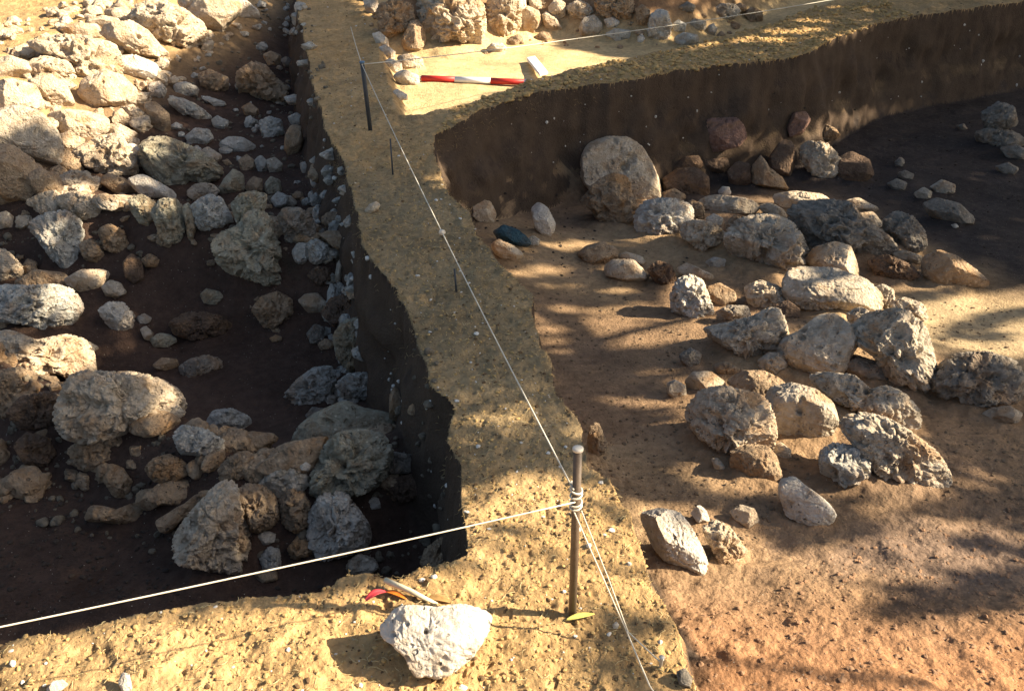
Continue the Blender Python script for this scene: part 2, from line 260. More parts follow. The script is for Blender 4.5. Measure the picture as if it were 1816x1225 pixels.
ROCKS = """
Cp|250,15 275,8 300,10 330,25 350,45 358,66 335,80 290,87 272,70 262,45 245,38|big sunlit cream boulder with a hollow on its left, near the top left corner
Cs|325,6 345,-12 420,-12 420,25 395,45 383,60 362,58 350,40 340,22|cream boulder with a brown front face at the top edge left of the bank
Wf|412,-6 435,0 455,18 457,34 430,36 415,20|white rock by the top edge at the end of the sunlit heap
Cs|190,18 215,16 235,22 243,40 222,45 200,38|small cream stone behind the sunlit wedge, topmost of its row
Cs|160,36 185,30 210,38 208,55 182,55 164,48|small rounded cream stone on the back rim of the sunlit heap
Cf|198,46 240,43 262,60 275,82 290,100 262,106 235,98 212,76 190,62|sunlit wedge shaped cream rock with a brown underside
Cs|110,47 140,43 168,46 174,66 140,70 115,62|flat cream stone at the far edge of the heap beside bare soil
Cp|72,70 120,65 160,72 195,85 204,110 200,130 185,147 150,152 128,135 132,110 100,95 78,90|large bright cream boulder in the middle of the sunlit heap
Cs|30,84 48,80 60,92 52,106 32,102|little cream stone sitting on yellow soil at the heap's outer corner
Cs|-6,104 25,102 50,115 60,136 30,140 -6,136|smooth cream slab at the left edge below the yellow soil
Cp|55,108 85,102 118,112 125,135 100,146 68,140|cream rock with small hollows between the edge slab and the large bright boulder
Cs|160,140 195,132 215,140 235,165 225,190 190,192 160,185 148,160|smooth bright cream boulder beside the tip of the curved shadow
Cs|62,142 95,138 115,152 122,185 95,194 70,175|rounded cream rock left of the smooth bright boulder
Cs|-6,148 30,145 60,158 68,195 30,205 -6,200|wide cream rock on the left edge of the sunlit heap
Wf|202,104 240,100 274,118 268,138 230,140 210,128|bright angular slab wedged where sunlight meets the curved shadow
Cs|97,200 130,195 160,203 187,216 180,236 150,250 118,236|long cream boulder lying across the lower sunlit heap
Gs|-6,200 50,195 80,210 95,240 99,275 95,302 60,292 38,268 -6,258|big cream and grey boulder at the left edge where the sunlight ends
Cs|97,240 125,236 146,250 140,267 112,262|small cream stone under the long cream boulder
Cp|138,265 190,245 218,245 227,270 234,300 225,315 190,307 150,292|orange lit boulder with a hollow at the bottom of the sunlit heap
Ts|98,272 122,266 142,285 140,308 112,305|rounded tan stone left of the orange lit boulder
Ts|-6,262 35,264 58,290 66,325 50,348 -6,350|round brownish boulder at the left edge in shade
Cs|186,224 212,220 238,238 234,254 205,254|cream stone at the right tip of the sunlit heap
Ts|262,186 280,183 298,205 297,228 284,240 268,220|tan oblong stone standing in the curved shadow
Cp|218,190 240,188 256,205 252,220 228,217|pitted cream stone on the line between sun and shade
Wp|266,150 285,147 294,160 286,177 268,172|small white stone just inside the curved shadow
Bs|311,150 332,147 350,158 344,174 318,172|pale blue grey stone in the upper shaded rubble
Tp|357,132 375,126 402,140 398,160 372,162 359,152|tan pitted rock in the middle of the upper shaded rubble
Bp|304,176 322,172 345,185 360,198 371,213 350,212 325,202|long pale ridged stone slanting down in the shaded rubble
Bs|353,167 375,172 398,182 401,191 378,188|thin pale slab lying flat below the tan pitted rock
Bs|332,240 350,229 370,233 375,248 358,260 338,254|round white stone in the dark gap above the grey rocks
Bs|376,212 388,205 400,215 396,232 380,230|small blue grey cone shaped stone in the dark gap
Ws|302,222 314,217 325,224 318,232 305,231|tiny white stone right of the tan oblong stone
Bs|391,252 410,242 432,246 452,262 440,273 400,270|flat pale blue stone lying on dark soil above the small cobbles
Bs|388,262 402,260 415,268 405,275 390,272|thin pale chip tucked under the flat pale blue stone
Op|262,258 285,245 310,249 335,262 360,280 378,300 383,314 365,322 330,327 300,332 280,316 265,290|large green grey boulder with white crust, middle of the left rubble
Ws|221,262 240,257 262,270 264,300 245,306 230,290|pale knobbed stone hugging the left side of the green grey boulder
Tp|427,128 455,112 475,120 490,142 508,157 500,176 478,184 455,174 428,166 424,145|big tan pitted boulder near the top of the left trench
Ts|468,97 482,92 498,100 494,115 475,115|small tan stone perched above the big tan pitted boulder
Ks|499,105 510,100 520,112 516,121 503,119|small dark grey cone shaped stone by the far bank face
Wf|504,172 522,168 541,174 540,187 512,184|white flat slab beside the bank face, right of the tan pitted boulder
Ts|430,190 445,183 457,195 455,209 436,206|tan stone with a pale cap below the big tan pitted boulder
Bp|463,214 482,208 500,216 502,240 485,250 466,246|bright white stone with brown base in the far shaded rubble
Ts|504,262 508,240 520,224 535,224 537,250 528,272 512,278|tan egg shaped stone standing against the bank face
Bs|511,206 528,200 541,212 536,222 515,220|blue tinted stone on top of the tan egg shaped stone
Gs|357,268 372,262 391,278 385,288 366,284|grey stone pointing down toward the small cobbles
Ts|393,284 405,282 412,292 402,296|tiny grey pebble between the cobbles and the grey pointed stone
Ts|424,284 440,275 452,288 446,306 428,302|tan cobble, leftmost of the row of three
Bs|453,284 465,276 476,290 472,308 457,304|pale cobble, middle of the row of three
Gs|474,284 490,280 501,293 496,308 478,308|grey cobble, right end of the row of three
Os|383,340 400,318 418,302 431,315 428,338 405,347|green grey sloping rock between the large boulder and the cobbles
Ts|435,330 450,314 466,320 462,342 442,345|brown olive stone leaning behind the round green cobble
Os|469,328 482,314 497,322 498,342 480,346 470,340|round green grey cobble above the white cobble
Bs|482,352 495,340 512,350 508,368 490,372|white cobble with a grey neighbour, beside the dark bank gap
Gs|505,345 518,348 527,362 515,372 507,360|grey stone leaning on the white cobble
Bs|534,356 545,350 554,358 548,367 536,364|small pale stone at the foot of the bank face
Wf|553,378 560,365 568,374 567,392 556,394|upright white shard set in the bank face
Gs|333,340 350,326 375,328 386,342 375,352 345,352|grey rounded rock behind the bright white pitted boulder
Op|414,360 430,345 455,342 474,350 468,372 450,390 440,402 420,396 416,380|pale green pitted rock balanced on the tall olive boulder
Ws|236,320 250,307 268,315 285,328 304,345 300,358 280,352 255,345|smooth white rock with a pointed right end above the clustered grey rocks
Bp|343,364 362,352 378,347 395,355 402,375 408,395 395,408 370,413 352,402 345,385|brightest blue white pitted boulder in the middle of the rubble ridge
Op|274,372 295,355 318,358 328,375 325,405 315,425 292,441 278,430 280,400|green grey knobbly boulder left of the brightest blue white boulder
Op|328,368 343,362 348,385 345,410 335,432 328,425 330,395|narrow grey rock squeezed left of the brightest blue white boulder
Ws|532,290 541,286 547,296 542,312 534,306|little white stone against the bank, level with the cobble row
Ws|550,315 557,311 563,325 558,337 551,328|little white upright chip half way down the bank face
Kp|495,385 510,370 535,372 552,388 557,410 545,430 520,437 505,425 502,400|dark boulder with a pale left rim beside the bank face
Gp|107,310 130,303 155,308 163,325 150,338 120,336|grey stone with a dark gap beneath, left rubble edge
Ts|183,318 200,307 220,318 236,336 230,346 205,342|tan smooth stone left of the pointed white rock
Cp|50,352 75,342 100,340 115,360 105,380 75,381|cream stone with a knob above the steep grey boulder
Cp|107,345 140,339 165,350 183,368 180,390 150,388 120,372|cream rock with orange hollows, below the orange lit boulder
Gp|165,345 190,342 215,352 236,366 230,378 200,374 175,366|grey cream ridge stone left of the green pitted block
Ts|52,310 80,302 102,320 104,345 75,350 55,335|tan wedge beside the round brownish boulder
Op|234,352 255,346 275,360 274,385 262,402 245,395 236,375|green grey pitted block above the dark hollow
Bp|63,392 90,380 125,378 146,400 148,422 135,442 127,470 105,478 86,452 76,420|steep blue grey boulder overhanging the dark hole on the left
Tp|146,430 165,424 182,436 184,462 165,468 148,455|tan pitted stone right of the steep blue grey boulder
Tp|180,405 200,398 220,412 224,440 205,450 185,440|tan honeycombed rock above the dark hollow's left side
Cs|-5,378 15,376 25,390 20,404 -5,402|pinkish lit stone at the left edge above the dark hole
Cf|120,488 150,478 185,484 192,495 170,515 148,520 128,504|cream slab with a white top edge at the rim of the dark hollow
Cp|-5,440 18,442 34,470 38,492 15,497 -5,495|cream fluted stone on the left edge beside the dark hole
Ts|34,490 70,478 112,492 120,512 85,520 45,512|orange brown rock partly buried behind the pitted grey boulder
Gf|184,505 200,497 215,505 221,525 200,530 188,522|small grey arch shaped stone under the cream slab
Bp|-6,508 30,498 60,508 100,515 125,530 133,562 108,586 75,593 50,572 20,560 -6,548|large blue grey pitted boulder at the left edge of the hollow
Wp|180,545 200,535 222,540 235,565 228,585 200,588 188,568|white jagged stone with two prongs on the dark floor
Ds|222,465 240,450 252,470 250,498 232,502 222,488|dark brown upright stone on the left rim of the dark hollow
Tp|253,458 268,450 283,462 278,476 258,472|small dark tan stone at the upper rim of the dark hollow
Os|358,520 370,511 390,520 398,534 380,541 362,535|pale green stone alone on the dark hollow floor
Dp|306,565 335,552 365,556 395,568 406,588 380,602 340,600 315,588|low dark brown rock sunk in the hollow floor
Bs|242,560 258,556 270,566 262,576 246,572|bluish pebble right of the white jagged stone
Gs|250,582 262,577 271,592 266,608 254,600|pale narrow stone leading the little line toward the hollow's lower side
Os|268,598 285,590 303,596 313,608 295,616 274,612|pale green clump end stone of the little line on the floor
Cp|-6,572 45,576 75,602 120,603 146,618 154,645 146,680 115,692 95,664 50,662 -6,658|huge pink cream pitted boulder at the left edge over a dark cavity
Tp|-6,655 30,658 42,690 30,730 -6,735|brown rock under the huge pitted boulder at the left edge
Cp|112,712 125,690 150,655 175,650 215,663 245,670 280,690 308,718 314,742 300,764 270,770 235,762 200,766 150,768 118,745|huge cream honeycombed boulder in the lower left ring
Dp|21,718 50,698 90,700 112,720 108,750 70,762 35,750|dark brown honeycombed rock left of the huge cream honeycombed boulder
Tp|128,785 160,772 195,778 213,795 205,818 170,830 140,822|tan orange rock under the huge cream honeycombed boulder
Bp|316,762 335,750 370,766 394,790 390,810 370,817 340,802 320,796|blue grey pitted rock in the ring, right of the huge honeycombed boulder
Dp|34,780 60,765 88,785 92,818 70,832 42,815|dark crumbly rock at the lower left beside bare brown floor
Tp|188,845 205,820 222,832 233,865 225,886 198,876|tan cone shaped stone standing on the brown floor
Tp|262,822 280,808 305,808 326,826 328,848 300,856 270,845|tan knobbed stone on top of the antler shaped rock
Tf|243,880 255,855 270,865 300,848 330,842 348,862 346,890 315,900 285,890 262,895|antler shaped tan rock with a hollow, lower left ring
Tf|155,906 172,884 192,888 205,902 240,898 262,908 276,920 245,936 205,926 178,912|long bone shaped tan stone at the outer edge of the ring
Tf|278,912 305,902 330,895 356,882 370,888 345,910 318,922 295,938 280,930|slender tan stone pointing right beside the fluted boulder
Bp|368,738 385,724 415,726 440,745 442,760 420,768 385,762|blue pitted rock alone in the black bottom of the hollow
Kp|320,645 340,634 370,632 392,645 388,662 355,670 328,664|dark grey rock in the middle of the hollow floor
Ts|273,642 290,634 312,640 314,654 292,657 278,652|dull tan lump left of the dark grey hollow rock
Gs|90,605 115,598 145,605 168,625 160,634 125,618 100,614|grey stone peeking behind the huge pink cream boulder
Cp|311,960 318,932 345,905 372,885 400,866 422,862 432,885 426,910 437,940 438,965 425,992 405,1018 370,1006 335,987 314,976|tall pale fluted boulder, frontmost of the ring
Tp|422,870 445,858 475,868 492,895 488,925 465,945 442,950 434,920 428,890|tan boulder touching the right side of the pale fluted boulder
Ts|455,815 490,800 530,785 575,782 585,792 570,818 548,842 510,832 470,835|long olive slab sloping behind the brown capped rock
Gp|463,848 485,835 515,832 540,842 546,862 530,880 498,880 470,868|grey capped rock in the middle of the lower ring
Tp|498,880 520,868 545,875 553,900 545,930 520,942 500,925|tan knob shaped rock below the grey capped rock
Tp|390,825 410,808 440,803 460,820 452,845 420,853 395,845|tan grey pitted rock left of the long olive slab
Wp|548,935 555,905 575,880 600,873 618,880 632,905 646,930 652,955 640,977 602,982 566,984 549,965|pale speckled boulder behind the string, front right of the ring
Ws|453,950 470,941 490,947 486,962 465,966|small white flat stone among the front rocks
Bp|463,985 480,970 497,978 496,1005 478,1014 464,1005|bluish crumbly rock touching the white string
Tp|512,968 530,952 552,962 552,985 530,992 515,985|tan stone just above the string between two boulders
Ts|452,1012 470,1010 490,1016 488,1032 462,1030|dim brown stone under the string in shade
Bp|505,695 530,672 560,655 590,655 594,690 570,718 540,722 518,708|rock with blue white pitted left end and dark right end
Bp|597,675 620,660 645,660 670,665 688,672 686,695 660,705 645,716 620,708 600,698|white crusted rock next to the bank, upper right of the ring
Tf|688,740 692,700 702,680 712,695 714,735 702,748|brown spiked shard leaning on the bank face
Os|521,775 535,750 565,730 615,714 642,730 690,745 705,772 665,782 610,775 585,787 545,790|broad smooth olive slab behind the biggest ring boulder
Op|551,860 560,825 580,790 605,772 640,768 680,780 694,812 690,842 662,866 625,876 595,872 565,886|biggest olive brown boulder on the right of the ring
Kp|657,808 690,798 730,808 752,825 740,840 700,840 665,830|bluish dark rock between the biggest boulder and the bank
Dp|674,865 700,845 740,840 762,862 758,882 715,890 680,886|dark brown rock with pale spots near the bank corner
Ws|646,890 658,880 672,884 675,902 656,906|small white block on dark soil beside the speckled boulder
Gp|605,1018 618,990 640,982 665,992 674,1016 640,1024|grey rock half hidden by the front bank edge
Tp|743,1000 755,970 785,952 812,960 812,1000 780,1012|brown rock in the trench corner under the string
Ws|532,824 544,819 552,827 546,836 534,832|small pale pebble resting on the long olive slab
Ks|542,735 555,722 575,726 572,740 550,745|small dark stone behind the broad smooth olive slab
Op|386,425 400,410 430,402 445,382 470,378 488,398 500,415 497,440 492,460 498,490 486,505 460,502 430,487 405,475 390,455|tall olive boulder with pale green top in the centre of the rubble ridge
Bs|519,445 530,432 545,432 547,455 535,470 522,462|blue white stone, left of the pair under the triangular slab
Bp|546,430 562,424 584,438 580,460 560,468 548,462|blue white stone with a hole, right of the pair under the triangular slab
Cs|565,462 575,451 590,453 590,464 575,470|small cream egg shaped stone under the triangular slab
Tf|565,415 585,409 610,413 616,432 621,462 605,447 588,436|triangular tan slab leaning on the bank face
Gf|593,490 598,468 606,457 608,475 602,503 594,505|tall grey shard standing below the triangular slab
Bf|613,505 618,487 624,481 631,492 628,510 616,513|pointed blue white shard nearest the bank
Bf|578,545 582,515 590,503 596,510 592,535 583,550|narrow blue white shard left of the pointed one
Bs|595,505 604,498 614,510 612,526 600,520|small blue grey chip between the two shards
Cs|613,516 628,508 638,518 634,532 618,530|cream chip under the pointed blue white shard
Dp|572,550 590,528 615,523 638,535 641,560 620,578 590,575|reddish brown pitted rock on the slope by the bank
Op|595,595 612,572 640,565 658,590 660,630 645,657 615,655 598,630|olive pitted rock low on the slope by the bank
Gs|531,530 545,521 565,522 578,540 568,556 545,552|grey tan stone left of the blue white shards
Tp|450,545 468,525 495,520 517,535 515,562 490,582 465,575|pinkish brown honeycombed rock hanging over the black hollow
Kp|545,590 560,575 576,582 572,605 552,612|dark teal stone at the black hollow's right side
Ts|563,608 578,600 594,606 588,620 568,620|dim small stone below the dark teal stone
Ts|478,598 490,593 502,600 496,607 482,606|faint small pebble on the black hollow floor
Dp|545,485 562,470 590,478 592,500 565,506|dark brown rock under the blue white pair
Ws|644,-6 668,-6 672,15 660,30 648,20|white stone at the top edge beside the earth bank
Tp|668,22 675,8 700,2 732,8 736,35 722,48 712,55 690,66 672,58|cream and orange boulder at the left end of the back stone wall
Tf|707,88 716,62 728,40 742,37 753,50 755,72 745,95 722,98|leaning orange sided block in front of the back stone wall
Cp|738,20 745,-12 780,-15 835,-10 858,12 861,48 853,84 838,76 800,70 768,74 748,58|largest honeycombed boulder of the back stone wall
Cp|862,10 875,-12 918,-12 925,15 924,45 905,72 875,70 866,40|tall cream boulder right of the largest wall boulder
Cs|918,22 935,12 955,20 962,40 950,60 925,60|cream stone at the middle of the sunlit back wall
Ws|660,60 675,57 688,70 690,86 672,88|white flat stone on the bank's right edge, farthest of the line
Ws|670,85 685,80 701,92 700,106 682,110|white flat stone on the bank's right edge, second of the line
Ws|678,112 692,104 712,112 714,130 696,134|white flat stone on the bank's right edge, third of the line
Ws|696,132 718,124 742,134 744,150 722,154 705,148|broad white stone on the bank's right edge touching the striped rod
Ws|692,165 705,158 722,168 722,178 704,179|white flat stone on the bank's right edge, nearest of the line
Cf|703,100 725,96 748,103 752,118 745,128 718,124|square cream block behind the red and white rod
Ws|803,90 812,85 822,88 820,94 808,96|small white stone on the sunlit floor under the back wall
Ws|861,88 872,77 890,77 900,86 892,95 872,95|flat white stone lying on the sunlit floor before the wall
Ws|900,10 915,-10 932,-5 934,30 922,50 902,45|bright cream wall rock left of the small capping stones
Cs|936,-8 955,-8 963,10 955,22 940,18|small wall stone cut by the top edge, sunlit
Cf|958,30 970,20 985,32 998,50 990,56 968,52|bright leaning stone at the foot of the wall where shade begins
Cs|972,14 985,-2 1002,6 1003,28 988,36 976,30|cream rounded stone above the bright leaning stone
Cp|1005,12 1025,2 1048,10 1051,26 1030,33 1010,30|cream stone at the top where the wall turns shaded
Gs|1028,50 1035,34 1052,29 1066,42 1067,58 1048,67 1031,64|round grey white stone at the foot of the shaded wall
Ws|1070,36 1085,31 1101,37 1095,50 1078,50|white crescent shaped stone beside the round grey white stone
Tp|1055,5 1075,-8 1110,-8 1127,10 1118,34 1085,34 1062,25|brown crumbly rock high in the shaded back wall
Bs|1073,62 1090,52 1116,54 1117,68 1095,73|low bluish stone under the white crescent stone
Ws|1130,66 1138,60 1144,68 1140,77 1131,75|tiny white pebble left of the tall white stone
Wp|1148,50 1152,30 1165,20 1180,22 1190,45 1188,65 1170,75 1152,70|tall white stone standing in the shaded back wall
Tp|1125,20 1138,10 1152,20 1150,45 1132,42|tan stone behind the tall white stone's left side
Bs|1190,44 1202,36 1217,42 1215,56 1195,57|blue grey stone right of the tall white stone
Bs|1197,68 1212,59 1235,62 1238,75 1222,83 1202,81|pale blue rounded stone on the edge of the cross bank
Gs|1218,42 1232,34 1252,38 1252,52 1230,54|grey stone under the far string
Gp|1260,22 1278,8 1300,8 1313,20 1300,34 1270,35|grey crusted rock at the right end of the back wall
Bs|1254,48 1263,41 1272,50 1268,64 1257,62|small bluish stone under the grey crusted rock
Tp|1316,28 1330,15 1350,20 1352,36 1330,42|last brown rock of the back wall before the bank
Kp|1205,12 1218,3 1233,10 1230,22 1212,22|dim dark rock high in the back wall over the grey stones
Cs|1030,290 1045,262 1075,250 1110,250 1132,263 1150,287 1164,315 1172,345 1158,356 1125,352 1090,350 1045,338 1029,322|large rounded pinkish grey boulder at the foot of the cross bank
Tp|1030,362 1058,325 1085,311 1110,318 1118,345 1132,372 1116,405 1095,410 1065,395 1052,372|fluted tan rock draped in front of the large rounded boulder
Wp|1127,385 1140,362 1170,354 1200,354 1222,365 1226,390 1210,412 1175,420 1140,416 1130,404|white honeycombed rock right of the fluted tan rock
Cp|1205,405 1230,392 1262,396 1284,412 1278,428 1255,440 1245,453 1232,435 1212,424|pale tattered rock below the white honeycombed rock
Rf|1233,226 1260,214 1300,210 1313,222 1321,240 1310,256 1270,268 1236,264|square reddish block high on the cross bank face
Df|1233,280 1255,285 1285,277 1292,292 1280,306 1245,300|small brown ledge stone under the reddish block
Ds|1178,320 1200,303 1230,298 1252,312 1256,340 1230,352 1185,348|dark brown rock at the foot of the bank under the reddish block
Ws|1273,340 1280,331 1292,331 1298,342 1288,350 1277,348|little white stone with a dark dot behind the pale slabs
Tf|1334,300 1348,276 1362,298 1385,312 1402,338 1372,336 1340,332|sharp cream brown ridge stone left of the lit pitted rock
Ds|1366,280 1380,252 1398,252 1410,275 1405,310 1380,318 1368,305|dark upright brown rock between the ridge stone and the lit pitted rock
Cp|1416,272 1430,256 1460,256 1480,272 1500,295 1502,310 1480,322 1450,318 1432,298|sunlit pitted rock at the foot of the dark bank
Rf|1397,222 1405,203 1425,199 1435,212 1425,235 1405,243|small red brown rock high on the dark bank face
Tp|1443,232 1462,222 1480,228 1490,240 1470,250 1450,246|small lit rock with a dark hole on the dark bank face
Ds|1480,290 1505,272 1535,282 1547,305 1530,328 1495,326|dark brown smooth rock behind the lit pitted rock
Cf|1240,358 1270,348 1320,350 1346,358 1335,375 1290,380 1250,374|long cream slab lying behind the round speckled boulder
Cf|1372,352 1410,342 1450,342 1482,358 1470,370 1420,376 1385,372|bright cream slab behind the grey pitted boulder
Gp|1290,428 1305,400 1330,387 1365,382 1395,392 1416,415 1433,448 1420,470 1390,481 1350,479 1315,463 1296,446|round speckled grey boulder with a sunlit right end
Kp|1398,388 1420,368 1470,360 1500,362 1522,385 1556,400 1584,420 1581,445 1560,453 1520,442 1490,447 1450,440 1425,430 1408,410|wide dark grey pitted boulder at the back of the right cluster
Cf|1344,368 1365,361 1385,368 1397,382 1378,386 1355,378|small bright cream stone between the round and the wide pitted boulder
Cs|1430,472 1445,445 1475,432 1500,435 1514,460 1527,492 1500,498 1460,486|smooth bright cream rock between the speckled boulder and the flat block
Gf|1396,505 1408,487 1440,482 1470,478 1520,488 1548,505 1556,525 1545,547 1510,556 1470,563 1430,560 1398,540|broad flat grey block with a sunlit right corner
Gp|1543,520 1560,505 1580,512 1586,535 1575,552 1550,548|grey stone touching the right end of the broad flat block
Wp|1190,525 1200,500 1220,490 1242,498 1255,525 1266,550 1255,570 1215,572 1196,555|white and blue stained stone at the left end of the right cluster
Ts|1254,512 1275,503 1300,515 1307,533 1285,546 1262,535|tan stone right of the blue stained stone
Cp|1321,515 1345,500 1370,504 1395,515 1398,540 1370,555 1335,548|cream stone with a dark slit left of the broad flat block
Cf|1197,484 1218,468 1240,476 1270,488 1260,495 1225,494|small cream peaked stone behind the blue stained stone
Bs|1250,466 1265,456 1286,458 1285,472 1265,478|little blue white stone on dark soil below the speckled boulder
Gp|1246,592 1280,582 1330,562 1355,542 1376,548 1393,585 1388,612 1365,630 1335,636 1300,622 1262,606|grey crusted boulder with a dark hollow along its top
Gp|1269,558 1290,543 1320,540 1330,555 1310,572 1280,576|grey stone behind the hollow topped boulder
Ds|1374,545 1395,534 1415,545 1420,565 1395,572|dark brown stone under the cream slit stone
Gs|1384,642 1394,610 1415,595 1440,565 1465,557 1490,570 1518,590 1505,612 1500,642 1480,667 1450,674 1410,670 1388,662|peaked smooth grey boulder with a small round hole, centre of the right cluster
Gp|1344,645 1360,628 1385,624 1394,645 1385,668 1360,668|grey stone with a black hole left of the peaked boulder
Gp|1508,600 1530,570 1580,554 1620,570 1640,605 1655,640 1650,672 1625,700 1600,692 1570,665 1560,642 1520,622|large grey knobbly boulder at the right side of the cluster
Gp|1578,545 1600,530 1630,535 1645,555 1635,572 1595,568|grey stone capping the large knobbly boulder from behind
Gp|1502,560 1520,545 1545,552 1548,572 1525,585 1508,578|grey stone between the flat block and the knobbly boulder
Kf|1487,645 1515,634 1555,640 1574,660 1560,682 1520,680|dark flat slab in the gap left of the knobbly boulder
Kp|1654,702 1665,670 1690,640 1735,625 1780,628 1803,655 1801,690 1775,710 1735,722 1690,718|dark cracked boulder standing apart at the right edge
Gs|1746,748 1760,728 1785,718 1806,724 1804,742 1780,752|small pale stone below the dark cracked boulder
Cs|1216,680 1230,662 1258,659 1282,672 1284,690 1255,698 1228,696|cream rounded stone at the near left of the right cluster
Ts|1291,685 1315,663 1350,658 1382,668 1401,690 1370,700 1320,702|brown humped rock behind the two large near boulders
Cp|1219,738 1240,702 1280,692 1340,698 1356,715 1369,755 1366,785 1345,806 1320,812 1285,806 1250,785 1226,762|large white topped boulder with a craggy hollow, near left of the cluster
Gs|1355,730 1365,700 1395,686 1435,690 1465,705 1480,735 1470,765 1440,782 1405,778 1370,768|smooth speckled boulder right of the white topped hollow boulder
Gp|1434,684 1470,678 1510,672 1540,690 1560,678 1592,685 1622,710 1625,740 1600,751 1560,746 1520,732 1490,722 1455,712|long pale wavy rock stretching right from the speckled boulder
Gp|1488,780 1500,758 1530,748 1570,750 1610,765 1652,785 1683,825 1660,852 1630,867 1590,860 1550,832 1515,800|large grey boulder with a ridge, nearest right of the cluster
Bp|1453,812 1475,792 1510,790 1535,805 1543,835 1530,862 1490,866 1462,845|blue grey wrinkled rock leaning on the ridged boulder
Tf|1297,805 1325,792 1355,790 1372,805 1386,835 1370,850 1330,853 1302,838|squarish tan block below the white topped boulder
Cs|1368,795 1382,785 1400,794 1402,808 1385,815 1370,808|small cream stone beside the squarish tan block
Cs|1260,815 1272,812 1288,828 1284,838 1268,832|cream pebble lying left of the squarish tan block
Wf|1378,862 1400,849 1425,862 1460,878 1484,898 1475,920 1440,930 1402,921 1382,888|smooth cream white rock lying alone in front of the cluster
Wf|1127,922 1165,907 1200,910 1222,932 1245,965 1267,1008 1232,1026 1200,1012 1160,976|large white block with a red brown shaded side against the bank
Ws|1224,912 1238,895 1252,904 1260,920 1240,928|small cream white stone behind the large white block
Cp|1240,945 1262,925 1292,935 1310,955 1327,970 1315,985 1312,1007 1285,1003 1262,975|knobbly cream stone right of the large white block
Cs|1293,912 1310,896 1335,898 1347,918 1330,936 1305,925|small white lumpy stone on the lit soil strip
Tp|1042,785 1045,755 1060,750 1076,785 1070,808 1052,814|tan rock stuck in the bank edge behind the near peg
Kf|1205,632 1222,617 1243,625 1240,645 1215,652|dark angular stone at the left of the right cluster
Tp|1265,650 1285,642 1312,650 1305,664 1275,665|small tan crumbly stone under the hollow topped boulder
Gf|1182,682 1195,674 1213,682 1217,700 1200,709 1187,700|small grey cream stone left of the cluster on shaded floor
Cs|828,365 845,352 870,358 880,378 874,400 850,394 834,382|cream tan stone in the corner of the right trench
Wf|941,370 955,358 972,370 985,395 982,418 965,424 950,405|upright white stone near the foot of the cross bank
Zs|874,410 895,398 920,408 944,428 935,440 905,432 882,424|dark blue smooth stone by the bank's right edge
Cf|869,432 885,424 910,435 929,450 920,468 895,462 878,450|pale flat stone on the bank's right edge below the blue stone
Tf|1022,455 1040,438 1068,430 1090,440 1096,458 1075,472 1045,470|tan stone with a white top edge on the streaky floor
Cs|1092,455 1110,448 1135,453 1146,463 1130,470 1105,466|thin cream stone behind the flat cream cake shaped stone
Cf|1069,480 1085,463 1120,461 1140,475 1150,492 1135,500 1105,497 1080,492|flat cream cake shaped stone on the streaky floor
Dp|1148,480 1165,464 1188,470 1199,492 1190,513 1165,505|dark brown stone left of the small cream peaked stone
Gs|931,425 945,417 958,425 955,436 938,437|small grey stone beside the blue stone's right tip
Ks|1590,310 1603,302 1620,306 1618,318 1600,320|small dim stone, topmost of the four in the dark part of the right trench
Ks|1573,328 1588,317 1607,322 1605,337 1585,338|small dim stone, leftmost of the four in the dark part of the right trench
Gs|1621,345 1635,332 1651,338 1650,352 1630,354|small dim stone, lowest of the four in the dark part of the right trench
Gs|1651,335 1668,320 1690,325 1692,340 1668,345|small dim stone, rightmost of the four in the dark part of the right trench
Ks|1638,370 1660,356 1695,360 1722,378 1722,394 1690,398 1655,388|oval blue grey stone alone on the dark floor at the right
Ws|1686,400 1694,396 1701,401 1694,406|tiny white pebble at the lower edge of the oval blue grey stone
Ks|1587,288 1595,277 1604,285 1600,297 1590,297|small dark stone over the four dim ones
Kp|1566,395 1585,379 1610,383 1635,405 1643,430 1625,446 1590,440 1572,420|dark rock with a rough top right of the wide pitted boulder
Cp|1582,455 1600,445 1630,450 1635,462 1605,468|lit cream stone under the dark rough rock
Tf|1640,468 1660,450 1690,455 1725,472 1755,492 1720,503 1670,506 1645,498|tan slab with a sunny top between the cluster and the dark floor
Dp|1540,470 1570,455 1610,465 1632,480 1610,495 1560,492|brown broken rock below the wide dark pitted boulder
Kp|1742,205 1765,183 1790,188 1803,215 1785,230 1755,228|blue grey heap stone at the far right, topmost of the heap
Kp|1728,245 1755,228 1800,232 1815,250 1795,262 1745,262|blue grey heap stone at the far right, below the topmost
Ks|1765,298 1785,288 1805,296 1798,310 1775,310|dim blue stone below the far right heap
Ks|1695,224 1708,219 1716,228 1704,233|small dim stone left of the far right heap
Ks|1775,265 1800,258 1822,265 1818,282 1788,282|pale blue heap stone at the far right edge, lowest of the heap
Tp|1211,372 1225,355 1245,362 1250,385 1232,396 1216,388|tan stone between the white honeycombed rock and the long cream slab
Ws|1251,388 1265,379 1282,386 1280,400 1260,404|small white stone left of the round speckled boulder
Tp|1285,398 1300,383 1320,388 1322,405 1300,417 1287,412|tan stone against the left back of the round speckled boulder
Cf|1498,358 1520,352 1560,366 1545,374 1512,372|thin cream slab right of the wide dark pitted boulder, the farther one
Cf|1520,382 1545,376 1568,396 1555,402 1530,396|thin cream slab right of the wide dark pitted boulder, the nearer one
Ws|85,1214 98,1206 112,1210 118,1222 100,1228 88,1224|small white pebble on yellow soil at the bottom left
Ws|212,1205 222,1192 232,1200 230,1224 215,1228|white upright pebble on yellow soil right of the bottom left one
Cf|645,372 655,362 668,358 676,364 668,374 655,380|pale flat stone set in the top of the earth bank
Ks|1198,1195 1212,1184 1228,1200 1226,1218 1208,1218|small dark stone at the bottom end of the bank's right edge
